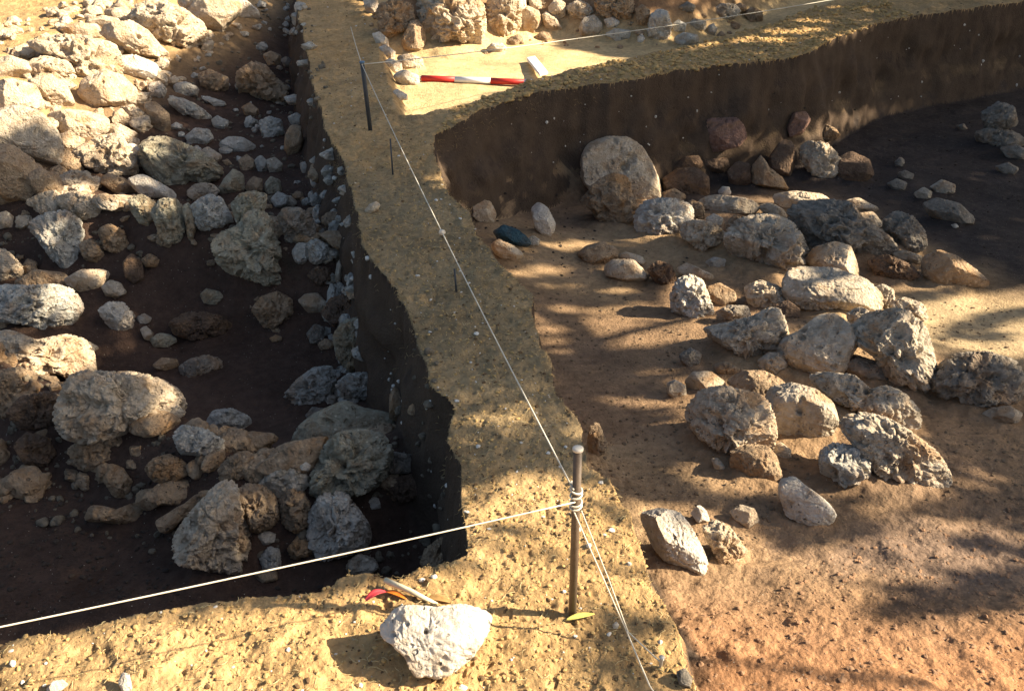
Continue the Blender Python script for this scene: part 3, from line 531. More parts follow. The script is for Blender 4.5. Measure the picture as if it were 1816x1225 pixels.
Ws|1086,1108 1092,1101 1098,1106 1096,1114 1088,1114|white round pebble beside the string near the peg
Df|1292,305 1305,288 1325,292 1336,315 1325,336 1298,334|brown upright block between the ledge stone and the sharp ridge stone
Ds|1195,300 1212,280 1235,276 1246,292 1228,308 1205,310|brown stone piled on the dark rock under the reddish block
Tf|1170,345 1195,335 1215,345 1212,358 1180,360|tan broken stone at the right foot of the large rounded boulder
"""
# ---------------- rocks ----------------
def ico(n):
    t = (1+5**.5)/2
    v = [(-1,t,0),(1,t,0),(-1,-t,0),(1,-t,0),(0,-1,t),(0,1,t),(0,-1,-t),(0,1,-t),(t,0,-1),(t,0,1),(-t,0,-1),(-t,0,1)]
    f = [(0,11,5),(0,5,1),(0,1,7),(0,7,10),(0,10,11),(1,5,9),(5,11,4),(11,10,2),(10,7,6),(7,1,8),(3,9,4),(3,4,2),(3,2,6),(3,6,8),(3,8,9),(4,9,5),(2,4,11),(6,2,10),(8,6,7),(9,8,1)]
    v = np.array(v, float); v /= np.linalg.norm(v, axis=1)[:, None]; f = np.array(f)
    for _ in range(n):
        e = np.sort(np.concatenate([f[:, [0, 1]], f[:, [1, 2]], f[:, [2, 0]]]), 1); u, inv = np.unique(e, axis=0, return_inverse=True); inv = inv.ravel()
        m = v[u].mean(1); m /= np.linalg.norm(m, axis=1)[:, None]; b = len(v); v = np.concatenate([v, m]); k = len(f)
        a, bb, cc = inv[:k]+b, inv[k:2*k]+b, inv[2*k:]+b
        f = np.concatenate([np.stack([f[:, 0], a, cc], 1), np.stack([f[:, 1], bb, a], 1), np.stack([f[:, 2], cc, bb], 1), np.stack([a, bb, cc], 1)])
    return v, f
ICO = {n: ico(n) for n in (1, 2, 3, 4, 5, 6)}
DUST = [((.30, .17, .07), 5, .52, .68, .65)]
def rm(n, a, b, dust=.6, dark=.5):
    return rm1(n, a, b, dust, dark, .15), rm1('pitted_'+n, a, b, dust, dark, .55)
def rm1(n, a, b, dust, dark, holes):
    return mat(n, a, .85, .2, 26, 1.0, .022, c2=b, spec=.25, bscale=60, holes=holes, speck=[(tuple(q*.25 for q in b), 42, .15), (tuple(min(q*1.25, .85) for q in a), 30, .2)],
               streak=[((.38, .20, .075), 6, .50, .68, min(dust*1.35, .8)), (tuple(q*.45 for q in b), 11, .55, .72, dark)])
RM = {'W': rm('chalk_white_limestone', (.76, .70, .59), (.56, .48, .37), .35, .3), 'C': rm('cream_limestone', (.72, .60, .44), (.50, .38, .25), .5, .4),
      'G': rm('grey_limestone', (.66, .57, .44), (.38, .31, .22), .45, .55), 'B': rm('pale_blue_limestone', (.64, .61, .52), (.37, .34, .28), .35, .5),
      'T': rm('tan_limestone', (.50, .37, .235), (.27, .18, .105), .5, .5), 'D': rm('brown_stone', (.21, .14, .09), (.11, .072, .048), .3, .4),
      'K': rm('dark_grey_stone', (.38, .33, .26), (.18, .155, .12), .35, .45), 'R': rm('red_stone', (.36, .22, .165), (.22, .125, .09), .3, .3),
      'Z': rm('blue_stone', (.05, .11, .14), (.02, .055, .075), .15, .4), 'O': rm('olive_limestone', (.52, .47, .34), (.29, .25, .165), .4, .55)}
def outline_radius(P):
    c0 = P.mean(0); nA = 96; an = np.linspace(0, 2*math.pi, nA, endpoint=False); r = np.zeros(nA)
    A = P-c0; B = np.roll(A, -1, 0)
    for i, a in enumerate(an):
        d = np.array([math.cos(a), math.sin(a)]); best = 0
        for p, q in zip(A, B):
            e = q-p; den = d[0]*e[1]-d[1]*e[0]
            if abs(den) < 1e-9: continue
            t = (p[0]*e[1]-p[1]*e[0])/den; s = (p[0]*d[1]-p[1]*d[0])/den
            if t > 0 and -1e-6 <= s <= 1+1e-6: best = max(best, t)
        r[i] = best
    k = np.array([1, 2, 3, 2, 1.])/9; r = sum(k[j]*np.roll(r, j-2) for j in range(5))
    return c0, an, r
def hull_area(P): x_, y_ = P[:, 0], P[:, 1]; return abs(np.dot(x_, np.roll(y_, -1))-np.dot(y_, np.roll(x_, -1)))/2
def solve(cpx, ry, sink, lift):
    d = ray(cpx[:, 0], cpx[:, 1]); n = len(cpx); t = np.full(n, 1.3); done = np.zeros(n, bool)
    for _ in range(900):
        P = CAM+d*t[:, None]; h = H(P[:, 0], P[:, 1], False)[0]
        off = sink*ry/F*t+lift
        hit = P[:, 2] <= h+off; done |= hit
        if done.all(): break
        t = np.where(done, t, t+np.clip((P[:, 2]-h-off)*.45, .006, .05))
    return t
def rock_mesh(cpx, an, r, t, typ, seed, thick=.85, level=4, pitmul=1., pits=()):
    rg = np.random.default_rng(seed); D, Fc = ICO[level]
    vd = ray(cpx[0], cpx[1]); vd = vd/np.linalg.norm(vd); rt = np.cross(vd, [0, 0, 1]); rt /= np.linalg.norm(rt); up = np.cross(rt, vd)
    sc = t*np.linalg.norm(ray(cpx[0], cpx[1]))/F   # metres per pixel there (about)
    sc = t/F
    a = D[:, 0]; b = D[:, 1]; cc = D[:, 2]; phi = np.arctan2(b, a) % (2*math.pi); s = np.hypot(a, b)
    ra = np.interp(phi, np.append(an, 2*math.pi), np.append(r, r[0]))
    rmean = math.sqrt((r**2).mean()); dep = thick*rmean
    shp = typ[1]; p = {'f': .72, 's': .86, 'p': .8}[shp]
    # as the depth grows, the section eases from the traced outline toward a plain round
    rad = ra*(1-.25*np.abs(cc))+rmean*.25*np.abs(cc)
    q = np.stack([np.cos(phi)*rad*s**p, np.sin(phi)*rad*s**p, np.sign(cc)*np.abs(cc)**.9*dep], 1)
    u = q/rmean
    nf_ = {'f': 16, 's': 9, 'p': 11}[shp]
    for _ in range(nf_):                                # chipped planes, mostly on the broad sides
        nrm = rg.normal(size=3); nrm[2] = -abs(nrm[2])*1.6 if rg.random() < .7 else nrm[2]; nrm /= np.linalg.norm(nrm); ext = (u@nrm).max(); lim = ext*rg.uniform(.66, .92)
        ov = np.maximum(u@nrm-lim, 0); u = u-nrm*(ov*.96)[:, None]
    ofs = rg.uniform(0, 60, 3)
    A = {'f': (.05, .05, .018), 's': (.05, .035, .014), 'p': (.09, .11, .034)}[shp]
    dn = u/np.maximum(np.linalg.norm(u, axis=1), .05)[:, None]
    wp = u+.22*np.stack([n3(u*2.3+ofs+9, 6), n3(u*2.3+ofs+19, 7), n3(u*2.3+ofs+29, 8)], 1)
    disp = A[0]*n3(u*1.6+ofs, 1)
    rd = np.abs(n3(wp*2.8+ofs, 2)); disp = disp+A[1]*(np.minimum(rd, .35)*2.6-.5)
    rd = np.abs(n3(wp*6.5+ofs, 3)); disp = disp+A[1]*.5*(np.minimum(rd, .3)*2.6-.4)
    if level >= 4: disp = disp+A[2]*n3(wp*15+ofs, 4)+A[2]*.6*n3(u*31+ofs, 5)
    for _ in range({'f': 2, 's': 1, 'p': 2}[shp]):       # cracks and seams
        nn_ = rg.normal(size=3); nn_ /= np.linalg.norm(nn_); pl = wp@nn_+.12*n3(u*4+ofs, 12)-rg.uniform(-.4, .4); disp = disp-A[1]*.8*np.exp(-(pl/.035)**2)
    npit = {'f': 9, 's': 12, 'p': 75}[shp]
    npit = int(npit*pitmul*(1 if level >= 5 else .35))
    for _ in range(npit):
        pc = rg.normal(size=3); pc /= np.linalg.norm(pc); pc[2] = -abs(pc[2]) if rg.random() < .6 else pc[2]
        j = np.argmax(dn@pc); pr = (.04+.15*rg.random()**2.2)*(1 if shp == 'p' else .8); st = rg.uniform(1, 2.4); ax = rg.normal(size=3); ax /= np.linalg.norm(ax)
        dv = u-u[j]; al = dv@ax; dd = np.sqrt(np.maximum((dv**2).sum(1)-al*al*(1-1/st**2), 0))
        disp = disp-pr*rg.uniform(.8, 1.3)*sm(1, .55, dd/pr)
    for (ax_, ay_, ar_, ad_) in pits:                   # holes that the stone really has
        pt_ = np.array([ax_, ay_])/rmean; fr_ = dn[:, 2] < 0; dd = np.hypot(u[:, 0]-pt_[0], u[:, 1]-pt_[1])/(ar_/rmean); disp = disp-fr_*ad_/rmean*sm(1, .5, dd)
    u = u+dn*disp[:, None]
    # keep the outline of the stone: widest reach per direction back to its measured reach
    rr_ = np.hypot(u[:, 0], u[:, 1])*rmean; ph2 = np.arctan2(u[:, 1], u[:, 0]) % (2*math.pi); nb = 128 if level == 6 else 64 if level >= 5 else 32 if level == 4 else 16
    bi = (ph2/(2*math.pi)*nb).astype(int) % nb; mxr = np.zeros(nb); np.maximum.at(mxr, bi, rr_); mxr = np.maximum(mxr, .2*rmean)
    bc = (np.arange(nb)+.5)/nb*2*math.pi; tr = np.interp(bc, np.append(an, 2*math.pi), np.append(r, r[0])); fct = tr/mxr
    gk = np.exp(-(np.minimum(np.arange(nb), nb-np.arange(nb))/(nb*.055))**2); gk /= gk.sum(); flo = np.real(np.fft.ifft(np.fft.fft(fct)*np.fft.fft(gk)))
    def smp(q_, ph): return np.interp(ph, np.concatenate([[bc[-1]-2*math.pi], bc, [bc[0]+2*math.pi]]), np.concatenate([[q_[-1]], q_, [q_[0]]]))
    rimw = np.clip((rr_/smp(mxr, ph2)-.55)/.45, 0, 1)**2; fv = smp(flo, ph2)*(1-rimw)+smp(fct, ph2)*rimw
    u[:, :2] *= fv[:, None]; u[:, 2] *= np.mean(fct)
    q = u*rmean*sc
    W = q[:, :1]*rt+q[:, 1:2]*(-up)*1.0+q[:, 2:3]*vd
    # (phi was measured in image space: y down)
    return W, Fc
NAMES = {'W': 'white_stone', 'C': 'cream_rock', 'G': 'grey_rock', 'B': 'pale_blue_rock', 'T': 'tan_rock', 'D': 'brown_rock', 'K': 'dark_rock', 'R': 'red_rock', 'Z': 'blue_stone', 'O': 'olive_rock'}
LIFT = {'small pale pebble resting': .16, 'white block on dark': .0, 'tan knobbed stone on top': .06, 'tiny white pebble at': 0., 'topmost of the heap': .12, 'balanced on the tall': .06, 'blue tinted stone on top': .08,
        'perched above': .08}
rk = []
for ln in ROCKS.strip().split('\n'):
    ty, pts, lab = ln.split('|'); P = np.array([[float(v) for v in p_.split(',')] for p_ in pts.split()]); c0, an, r = outline_radius(P); rpx = math.sqrt(hull_area(P)/math.pi)
    heap = c0[0] < 420 and c0[1] < 345; r = r*(1.2 if heap and rpx > 12 else 1.13 if c0[0] < 640 and rpx > 12 else 1.12 if rpx > 14 and c0[1] < 870 and c0[0] > 1000 else 1.05)
    lift = next((v for k_, v in LIFT.items() if k_ in lab), 0.)
    rk.append([ty, lab, c0, an, r, (P[:, 1].max()-P[:, 1].min())/2, lift, math.sqrt(hull_area(P)/math.pi)])
cp = np.array([q[2] for q in rk]); ry = np.array([q[5] for q in rk]); lf_ = np.array([q[6] for q in rk])
ts = solve(cp, ry, .74, lf_)
for i, (ty, lab, c0, an, r, ryy, lift, rp) in enumerate(rk):
    lv = 6 if rp > 52 else 5 if rp > 27 else 4 if rp > 11 else 3
    W, Fc = rock_mesh(c0, an, r, ts[i], ty, 100+i, level=lv)
    loc = CAM+ray(c0[0], c0[1])*ts[i]
    mk_o = mk(NAMES[ty[0]], W, Fc, RM[ty[0]][ty[1] == 'p'], loc=loc)
    tag(mk_o, lab, 'pebble' if rp < 9 else 'boulder' if rp > 42 else 'rock')
# the loose pitted stone lying on the near bank
NP = np.array([(673,1112),(671,1100),(690,1090),(700,1074),(720,1070),(740,1071),(780,1079),(820,1075),(842,1080),(860,1092),(872,1088),(883,1102),(872,1125),(855,1150),(835,1172),(815,1184),(790,1199),(762,1202),(752,1192),(738,1200),(724,1184),(715,1158),(700,1145),(690,1128),(675,1130),(672,1124),(682,1120)], float)
c0, an, r = outline_radius(NP); tN = solve(c0[None], np.array([60.]), .66, np.array([0.03]))[0]
W, Fc = rock_mesh(c0, an, r, tN, 'Ws', 999, thick=.5, level=6, pitmul=0, pits=[(x_-c0[0], y_-c0[1], r_, d_) for x_, y_, r_, d_ in ((698,1119,6,16),(722,1103,6,9),(754,1117,7,18),(783,1187,8,14),(813,1103,8,5),(794,1118,5,6),(775,1106,4,5),(785,1168,8,6),(825,1155,5,6),(800,1160,4,3),(753,1077,4,7),(728,1141,5,4),(769,1130,3,3),(765,1079,3,4),(784,1086,3,5),(719,1162,8,9),(855,1118,5,4))])
tag(mk('loose_white_stone', W, Fc, mat('bright_chalk', (.66, .60, .51), .85, .1, 26, .8, .015, c2=(.50, .45, .37), spec=.2, bscale=60, holes=.12, streak=[((.42, .28, .13), 11, .54, .68, .55)]), loc=CAM+ray(*c0)*tN), 'large loose white stone full of small holes lying on the yellow bank at the front', 'stone')

# soil packed against the feet of the stones
for i, q in enumerate(rk):
    L0 = CAM+ray(*q[2])*ts[i]; Rm = q[7]*ts[i]/F*.95
    if Rm < .02: continue
    dx = GV[:, 0]-L0[0]; dy = GV[:, 1]-L0[1]; m_ = (np.abs(dx) < 1.7*Rm) & (np.abs(dy) < 1.7*Rm); idx = np.nonzero(m_)[0]
    if len(idx) == 0: continue
    dd = np.hypot(dx[idx], dy[idx])/Rm; lowz = GV[idx, 2] < L0[2]+.3*Rm
    GV[idx, 2] += lowz*.20*Rm*sm(1.55, .85, dd+.18*n2(GV[idx, 0], GV[idx, 1], 9/Rm*.3, 3))
ground.data.vertices.foreach_set('co', GV.astype(np.float32).ravel()); ground.data.update()
# ---------------- pegs, strings, rod, board, leaves ----------------
M_peg = mat('weathered_peg_steel', (.12, .085, .055), .55, .2, 60, .3, .002, spec=.5)
M_dark = mat('dark_iron', (.05, .055, .06), .6, .2, 60, .3, .002, spec=.5)
M_cap = mat('pale_metal', (.65, .6, .5), .5, .1, 60, .1, .001, spec=.5)
M_str = mat('white_string', (.70, .65, .52), .9, .1, 400, .5, .001)
M_red = mat('red_paint', (.52, .03, .02), .5, .12, 40, .15, .002, spec=.4)
M_wht = mat('white_paint', (.78, .78, .76), .5, .05, 40, .15, .002, spec=.4)
M_tip = mat('steel_tip', (.45, .42, .38), .4, .1, 40, .1, .001, spec=.6)
def Hp(px, py):
    t = solve(np.array([[px, py]], float), np.array([0.]), 0, np.array([0.]))[0]; return CAM+ray(px, py)*t
def on_plane_y(px, py, y0): d = ray(px, py); return CAM+d*(y0/d[1])
def empty(name, loc): o = bpy.data.objects.new(name, None); S.collection.objects.link(o); o.location = loc; o.empty_display_size = .05; return o
def peg(name, base, top, rad, m, cap, label):
    e = empty(name, base); b0 = np.array([0, 0, 0.]); tp = top-base; dn = -tp/np.linalg.norm(tp)
    V, Fc = tube([b0+dn*.06, tp*.5, tp-tp/np.linalg.norm(tp)*.004], rad, 14); mkq('shaft', V, Fc, m, parent=e)
    u_ = tp/np.linalg.norm(tp); V, Fc = tube([tp-u_*.006, tp-u_*.004, tp+u_*.001, tp+u_*.003], [rad*1.0, rad*1.25, rad*1.25, rad*.8], 14); mkq('head', V, Fc, cap, parent=e)
    tag(e, label, 'peg'); return e
pb = Hp(1015, 1093); pt = on_plane_y(1025, 795, pb[1]+.0)
peg('survey_peg', pb, pt, .0095, M_peg, M_cap, 'tall steel peg with a pale head standing on the near bank, strings tied round it')
fb = Hp(657, 232); ft = on_plane_y(642, 110, fb[1]-.02)
peg('survey_peg', fb, ft, .012, M_dark, mat('blue_cap', (.12, .2, .28), .6, .1, 40, 0), 'leaning dark peg with a bluish head at the far end of the bank')
for (a_, b_, l_) in (((697, 312), (692, 245), 'thin dark nail standing in the bank near the leaning far peg'), ((810, 516), (806, 476), 'thin dark nail standing halfway along the shaded bank')):
    q = Hp(*a_); q2 = on_plane_y(*b_, q[1]); V, Fc = tube([(0, 0, -.03), tuple((q2-q)*.98)], .004, 8); n_ = mkq('nail', V, Fc, M_dark); n_.location = q; tag(n_, l_, 'nail')
def string(name, pts, rad, label):
    P = np.array(pts); Q = []
    for i in range(len(P)-1):
        n = 14
        for k in range(n+(i == len(P)-2)):
            t = k/n; p = P[i]*(1-t)+P[i+1]*t; L = np.linalg.norm(P[i+1]-P[i]); Q.append(p-np.array([0, 0, .004*L*4*t*(1-t)]))
    V, Fc = tube(Q, rad, 6); o = mkq(name, V, Fc, M_str); return tag(o, label, 'string')
yp = pb[1]
pa = lambda px, py: on_plane_y(px, py, yp-.012)
s0 = pa(1020, 890); d_ = ray(-120, 1136); sL = CAM+d_*((s0[2]-.0-CAMZ)/d_[2])
string('string', [s0, sL], .0017, 'white string running from the near peg to the left over the front of the trench')
s1 = pa(1017, 868); s2 = ft+np.array([.0, -.013, -.01]); dep = lambda P: (P-CAM)@FW
# knot on the string; depth between both pegs
f_ = .5; kd = None
best = None
for k_ in np.linspace(.02, .98, 400):
    p = s1*(1-k_)+s2*k_; px_, py_ = proj(p[None]); e_ = abs(py_[0]-412)
    if best is None or e_ < best[0]: best = (e_, p)
kn = at(784, 412, dep(best[1]))
string('string', [s1, kn, s2], .0019, 'white string along the bank joining the near peg and the far leaning peg')
V, Fc = ICO[3]; kV = V*(1+.15*n3(V*3, 9))[:, None]*np.array([.011, .011, .009]); tag(mk('string_knot', kV, Fc, M_str, loc=kn), 'white knot halfway along the string over the bank', 'knot')
wr = empty('string_wrap', s0)
tag(wr, 'white string wound round the near peg where the strings meet', 'string')
for py_ in (868, 877, 891, 897):
    cpt = on_plane_y(1021.5+(890-py_)*.03, py_, yp); a = np.linspace(0, 2*math.pi, 17)[:-1]; th = .3*(1 if py_ % 2 else -1)
    Pm = [cpt-s0+np.array([.0125*math.cos(t), .0125*math.sin(t), .0035*math.sin(t+th*3)]) for t in np.append(a, [a[0]+2*math.pi])]
    V, Fc = tube(Pm, .0024, 6, False); mkq('loop', V, Fc, M_str, parent=wr)
far = on_plane_y(1000, 72, fb[1]+1.1); far2 = on_plane_y(1470, 1, fb[1]+2.2); far3 = far2*2-far
string('string', [s2, far, far2, far3], .0026, 'white string stretching from the far leaning peg across to the upper right')
up1 = Hp(622, 48); string('string', [s2, up1], .0022, 'thin white string running down to the ground behind the far leaning peg')
ng = Hp(1170, 1182); g1 = at(1080, 1040, 1.98); g2 = at(1112, 1122, 1.93)
nl = Hp(1112, 1122)
g2 = nl+np.array([0, -.02, .05]); a1 = pa(1017, 905); a2 = pa(1031, 905)
def ondep(px, py, A, B, f): return at(px, py, dep(A)*(1-f)+dep(B)*f)
e1 = Hp(1180, 1290)+np.array([0, 0, .05])
string('string', [a1, ondep(1072, 1030, a1, g2, .6), ondep(1111, 1118, a1, g2, 1.), ondep(1152, 1215, a1, e1, .93), e1], .0017, 'white string from the near peg down to the bottom edge of the photo')
string('string', [a2, ondep(1080, 1028, a2, g2, .6), ondep(1114, 1120, a2, g2, 1.), ng+np.array([0, -.004, .02])], .0015, 'white string from the near peg ending at the small nail by the bank edge')
V, Fc = tube([(0, 0, -.03), (.002, -.002, .03), (.002, -.002, .034)], [.004, .004, .007], 8); n_ = mkq('nail', V, Fc, M_cap); n_.location = ng; tag(n_, 'small pale nail holding the end of the string near the bottom', 'nail')
# ranging rod
ra_ = Hp(748, 141)+np.array([0, 0, .012]); rb_ = Hp(975, 150)
zr = H(np.array([ra_[0]]), np.array([ra_[1]]), False)[0][0]+.022
ra_ = CAM+ray(748, 139)*((zr-CAMZ)/ray(748, 139)[2]); rb_ = CAM+ray(930, 146)*((zr-CAMZ)/ray(930, 146)[2]); dv = rb_-ra_; Lr = np.linalg.norm(dv); dv /= Lr
rod = empty('ranging_rod', ra_); tag(rod, 'red and white banded measuring rod lying on the sunlit soil', 'measuring rod')
cuts = [0, .325, .675, 1.0, 1.33]
for i in range(4):
    V, Fc = tube([dv*Lr*cuts[i], dv*Lr*(cuts[i]+cuts[i+1])/2, dv*Lr*cuts[i+1]], .021, 18); mkq('red_band' if i % 2 == 0 else 'white_band', V, Fc, M_red if i % 2 == 0 else M_wht, parent=rod)
V, Fc = tube([-dv*.035, -dv*.0], [.004, .017], 14); mkq('tip', V, Fc, M_tip, parent=rod)
# white board
def slab(name, q4, th, m, label, cat):
    Q = np.array(q4); B = Q-np.array([0, 0, th]); V = np.concatenate([Q, B]); Fc = [(0, 1, 2, 3), (7, 6, 5, 4)]+[(i, i+4, (i+1) % 4+4, (i+1) % 4) for i in range(4)]
    o = mkq(name, V-V.mean(0), Fc, m, smooth=False); o.location = V.mean(0); bv = o.modifiers.new('b', 'BEVEL'); bv.width = .004; bv.segments = 2
    return tag(o, label, cat)
zz = zr+.02
q4 = []
for px_, py_, dz in ((934, 102, .0), (949, 99, .0), (972, 127, .015), (957, 131, .015)):
    d = ray(px_, py_); q4.append(CAM+d*((zz+dz-CAMZ)/d[2]))
slab('photo_board', q4, .022, M_wht, 'small white photo board lying tilted beyond the red and white rod', 'board')
# leaves and stick by the loose stone
def leaf(name, p0, p1, width, m, label, curl=.25, cat='leaf'):
    p0 = np.array(p0); p1 = np.array(p1); L = np.linalg.norm(p1-p0); d = (p1-p0)/L; sv = np.cross(d, [0, 0, 1]); sv /= np.linalg.norm(sv); n = 15; V = []
    for i in range(n):
        t = i/(n-1); wv = width*math.sin(math.pi*t)**.75*(1-.25*t)+.0006; h = curl*L*math.sin(math.pi*t)*.5
        for k in (-1, -.5, 0, .5, 1): V.append(p0*(1-t)+p1*t+sv*k*wv+np.array([0, 0, h+abs(k)*wv*.5+.003]))
    V = np.array(V); Fc = [(i*5+k, i*5+k+1, (i+1)*5+k+1, (i+1)*5+k) for i in range(n-1) for k in range(4)]
    o = mkq(name, V-p0, Fc, m); o.location = p0; so = o.modifiers.new('s', 'SOLIDIFY'); so.thickness = .0012; return tag(o, label, cat)
M_lr = mat('red_leaf_skin', (.55, .05, .06), .45, .2, 80, .2, .002, spec=.4); M_lo = mat('orange_leaf_skin', (.60, .20, .02), .45, .25, 60, .2, .002, c2=(.5, .06, .01), spec=.4)
M_ly = mat('yellow_leaf_skin', (.72, .62, .16), .5, .15, 80, .2, .002, spec=.4); M_lb = mat('dry_leaf_skin', (.40, .24, .09), .7, .2, 80, .3, .002)
leaf('fallen_leaf', Hp(645, 1069), Hp(686, 1050), .010, M_lr, 'small red leaf left of the white stick on yellow soil', .35)
leaf('fallen_leaf', Hp(683, 1050), Hp(722, 1064), .007, M_lo, 'small orange and yellow leaf touching the white stick', .2)
leaf('fallen_leaf', Hp(1003, 1107)+np.array([0, 0, .012]), Hp(1054, 1096)+np.array([0, 0, .012]), .008, M_ly, 'narrow yellow leaf at the foot of the near peg', .06)
leaf('fallen_leaf', Hp(750, 1063), Hp(806, 1071), .010, M_lb, 'curled dry brown leaf just behind the loose white stone', .2)
k0 = Hp(684, 1040)+np.array([0, 0, .022]); k1 = Hp(775, 1078)+np.array([0, 0, .012])
V, Fc = tube([(0, 0, 0), tuple((k1-k0)*.5+np.array([0, 0, .004])), tuple(k1-k0)], [.0075, .0065, .005], 10); o = mkq('stick', V, Fc, mat('peeled_wood', (.72, .62, .42), .7, .15, 60, .3, .002)); o.location = k0
tag(o, 'peeled white stick lying behind the loose white stone', 'stick')
# ---------------- crumbs, straw, chips, roots (uncountable) ----------------
def scatter_pts(n, poly_px, zt=0.):
    P = GP(poly_px, zt) if not isinstance(poly_px, np.ndarray) else poly_px
    lo = P.min(0); hi = P.max(0); out = np.zeros((0, 2))
    while len(out) < n:
        q = rng.uniform(lo, hi, (n*4, 2)); keep = inside(q[:, 0], q[:, 1], P); wgt = rng.random(len(q)) < np.clip((1.9/np.maximum(q[:, 1], .5))**1.5, 0, 1); out = np.concatenate([out, q[keep & wgt]])
    return out[:n]
def crumbs(name, pts, smin, smax, m, label, cat, flat=.6, lv=2, k3=None, emb=.25):
    if m in (M_cr, M_cd): pts = pts[H(pts[:, 0], pts[:, 1], True)[0] > -.035]
    n = len(pts); V0, F0 = ICO[lv] if lv in ICO else ico(lv); nv = len(V0); z_ = H(pts[:, 0], pts[:, 1], True)[0]
    s = smin*(smax/smin)**(rng.random(n)**2.2); 
    if k3 is not None: z_ = z_+0
    A = V0[None]*(1+.35*n3((V0[None]*1.5+rng.uniform(0, 50, (n, 1, 3))).reshape(-1, 3), 3).reshape(n, nv, 1))
    sx = rng.uniform(.7, 1.4, (n, 1, 3)); sx[..., 2] *= flat; A = A*sx*s[:, None, None]
    an = rng.uniform(0, 6.28, n); ca, sa = np.cos(an), np.sin(an); X_ = A[..., 0]*ca[:, None]-A[..., 1]*sa[:, None]; Y_ = A[..., 0]*sa[:, None]+A[..., 1]*ca[:, None]
    A = np.stack([X_+pts[:, 0, None], Y_+pts[:, 1, None], A[..., 2]+(z_+s*emb)[:, None]], -1).reshape(-1, 3)
    Fc = (F0[None]+(np.arange(n)*nv)[:, None, None]).reshape(-1, 3)
    return tag(mk(name, A, Fc, m, smooth=False), label, cat, kind='stuff')
def straws(name, pts, lmin, lmax, r0, m, label, cat, tilt=.25, droop=None):
    n = len(pts); z_ = H(pts[:, 0], pts[:, 1], True)[0]; an = rng.uniform(0, 6.28, n); L = rng.uniform(lmin, lmax, n); seg = 5; V = []; 
    t = np.linspace(-.5, .5, seg); cur = rng.normal(0, .5, n)
    for k in range(seg):
        a = an+cur*t[k]; cx = pts[:, 0]+np.cos(a)*L*t[k]; cy = pts[:, 1]+np.sin(a)*L*t[k]; cz = z_+.0025+np.abs(rng.normal(0, tilt, n))*L*(.25-t[k]**2)*1.2
        if droop is not None: cz = cz-droop*L*(t[k]+.5)**2
        rr_ = r0*(1-.6*abs(t[k])*1.5)
        for j in range(3):
            b_ = 2.094*j; V.append(np.stack([cx-np.sin(a)*math.cos(b_)*rr_, cy+np.cos(a)*math.cos(b_)*rr_, cz+math.sin(b_)*rr_], -1))
    V = np.stack(V, 1).reshape(n, seg*3, 3); F0 = np.array([(k*3+j, k*3+(j+1) % 3, (k+1)*3+(j+1) % 3, (k+1)*3+j) for k in range(seg-1) for j in range(3)])
    Fc = (F0[None]+(np.arange(n)*seg*3)[:, None, None]).reshape(-1, 4)
    return tag(mk(name, V.reshape(-1, 3), Fc, m), label, cat, kind='stuff')
M_lg = mat('dull_grit', (.22, .18, .125), .9, .3, 30, .8, .006); M_cl = mat('clod', (.44, .30, .13), .95, .3, 50, .8, .006, c2=(.28, .19, .08)); M_cr = mat('soil_crumb', (.50, .345, .15), .95, .25, 80, .5, .003, c2=(.36, .235, .09)); M_ck = mat('black_crumb', (.06, .045, .034), .95, .2, 80, .5, .003); M_cd = mat('dark_crumb', (.16, .10, .05), .95, .2, 80, .5, .003)
M_st = mat('straw', (.68, .54, .28), .8, .15, 50, 0); M_rt = mat('root', (.45, .33, .16), .85, .2, 50, 0); M_cp = mat('pale_chip', (.68, .64, .55), .85, .12, 80, .3, .002)
M_rc = mat('red_crumb', (.31, .185, .105), .95, .25, 30, .5, .003, c2=(.22, .13, .075)); M_bc = mat('brown_crumb', (.22, .155, .095), .95, .25, 30, .5, .003)
BK = [(-200,1330),(-200,1180),(0,1140),(268,1090),(431,1062),(571,1043),(606,1022),(787,1003),(828,990),(826,826),(795,780),(808,725),(768,690),(749,620),(680,485),(634,409),(604,287),(568,198),(552,141),(530,0),(650,0),(690,160),(706,206),(765,235),(775,290),(833,379),(892,475),(945,520),(960,602),(1010,722),(1040,825),(1100,882),(1140,960),(1190,1082),(1250,1260)]
CB = [(770,238),(880,186),(1040,153),(1270,119),(1422,98),(1627,27),(1560,2),(1450,14),(1235,79),(1080,112),(930,147),(803,192)]
crumbs('soil_crumbs', scatter_pts(9000, BK), .001, .006, M_cr, 'loose yellow crumbs of soil over the top of the bank', 'soil', lv=1)
crumbs('dark_crumbs', scatter_pts(1800, BK), .0015, .006, M_cd, 'dark brown specks of soil over the top of the bank', 'soil', lv=1)
straws('straw_bits', scatter_pts(1700, BK), .006, .028, .0009, M_st, 'short pale bits of straw scattered over the top of the bank', 'straw', .22)
crumbs('pale_chips', np.concatenate([scatter_pts(260, BK), scatter_pts(110, CB)]), .002, .008, M_cp, 'tiny pale stone chips in the top of the bank', 'stone chips', lv=1)
crumbs('crumbs_on_cross_bank', scatter_pts(3500, CB), .005, .02, M_cr, 'rough crumbs of soil over the top of the far cross bank', 'soil', lv=1)
RG = [(1170,1020),(1300,1010),(1500,900),(1816,760),(2000,900),(2000,1300),(1290,1300)]
crumbs('red_soil_crumbs', scatter_pts(2600, RG, -.14), .0008, .008, M_rc, 'crumbled red brown soil lumps over the near floor of the right trench', 'soil', lv=2, emb=.05)
RG2 = [(900,480),(1200,420),(1816,480),(1816,900),(1500,900),(1300,1000),(1170,1010),(1060,830),(980,640)]
crumbs('floor_crumbs', scatter_pts(4500, RG2, -.4), .0012, .008, M_bc, 'crumbs of brown soil over the middle of the right trench', 'soil', lv=1)
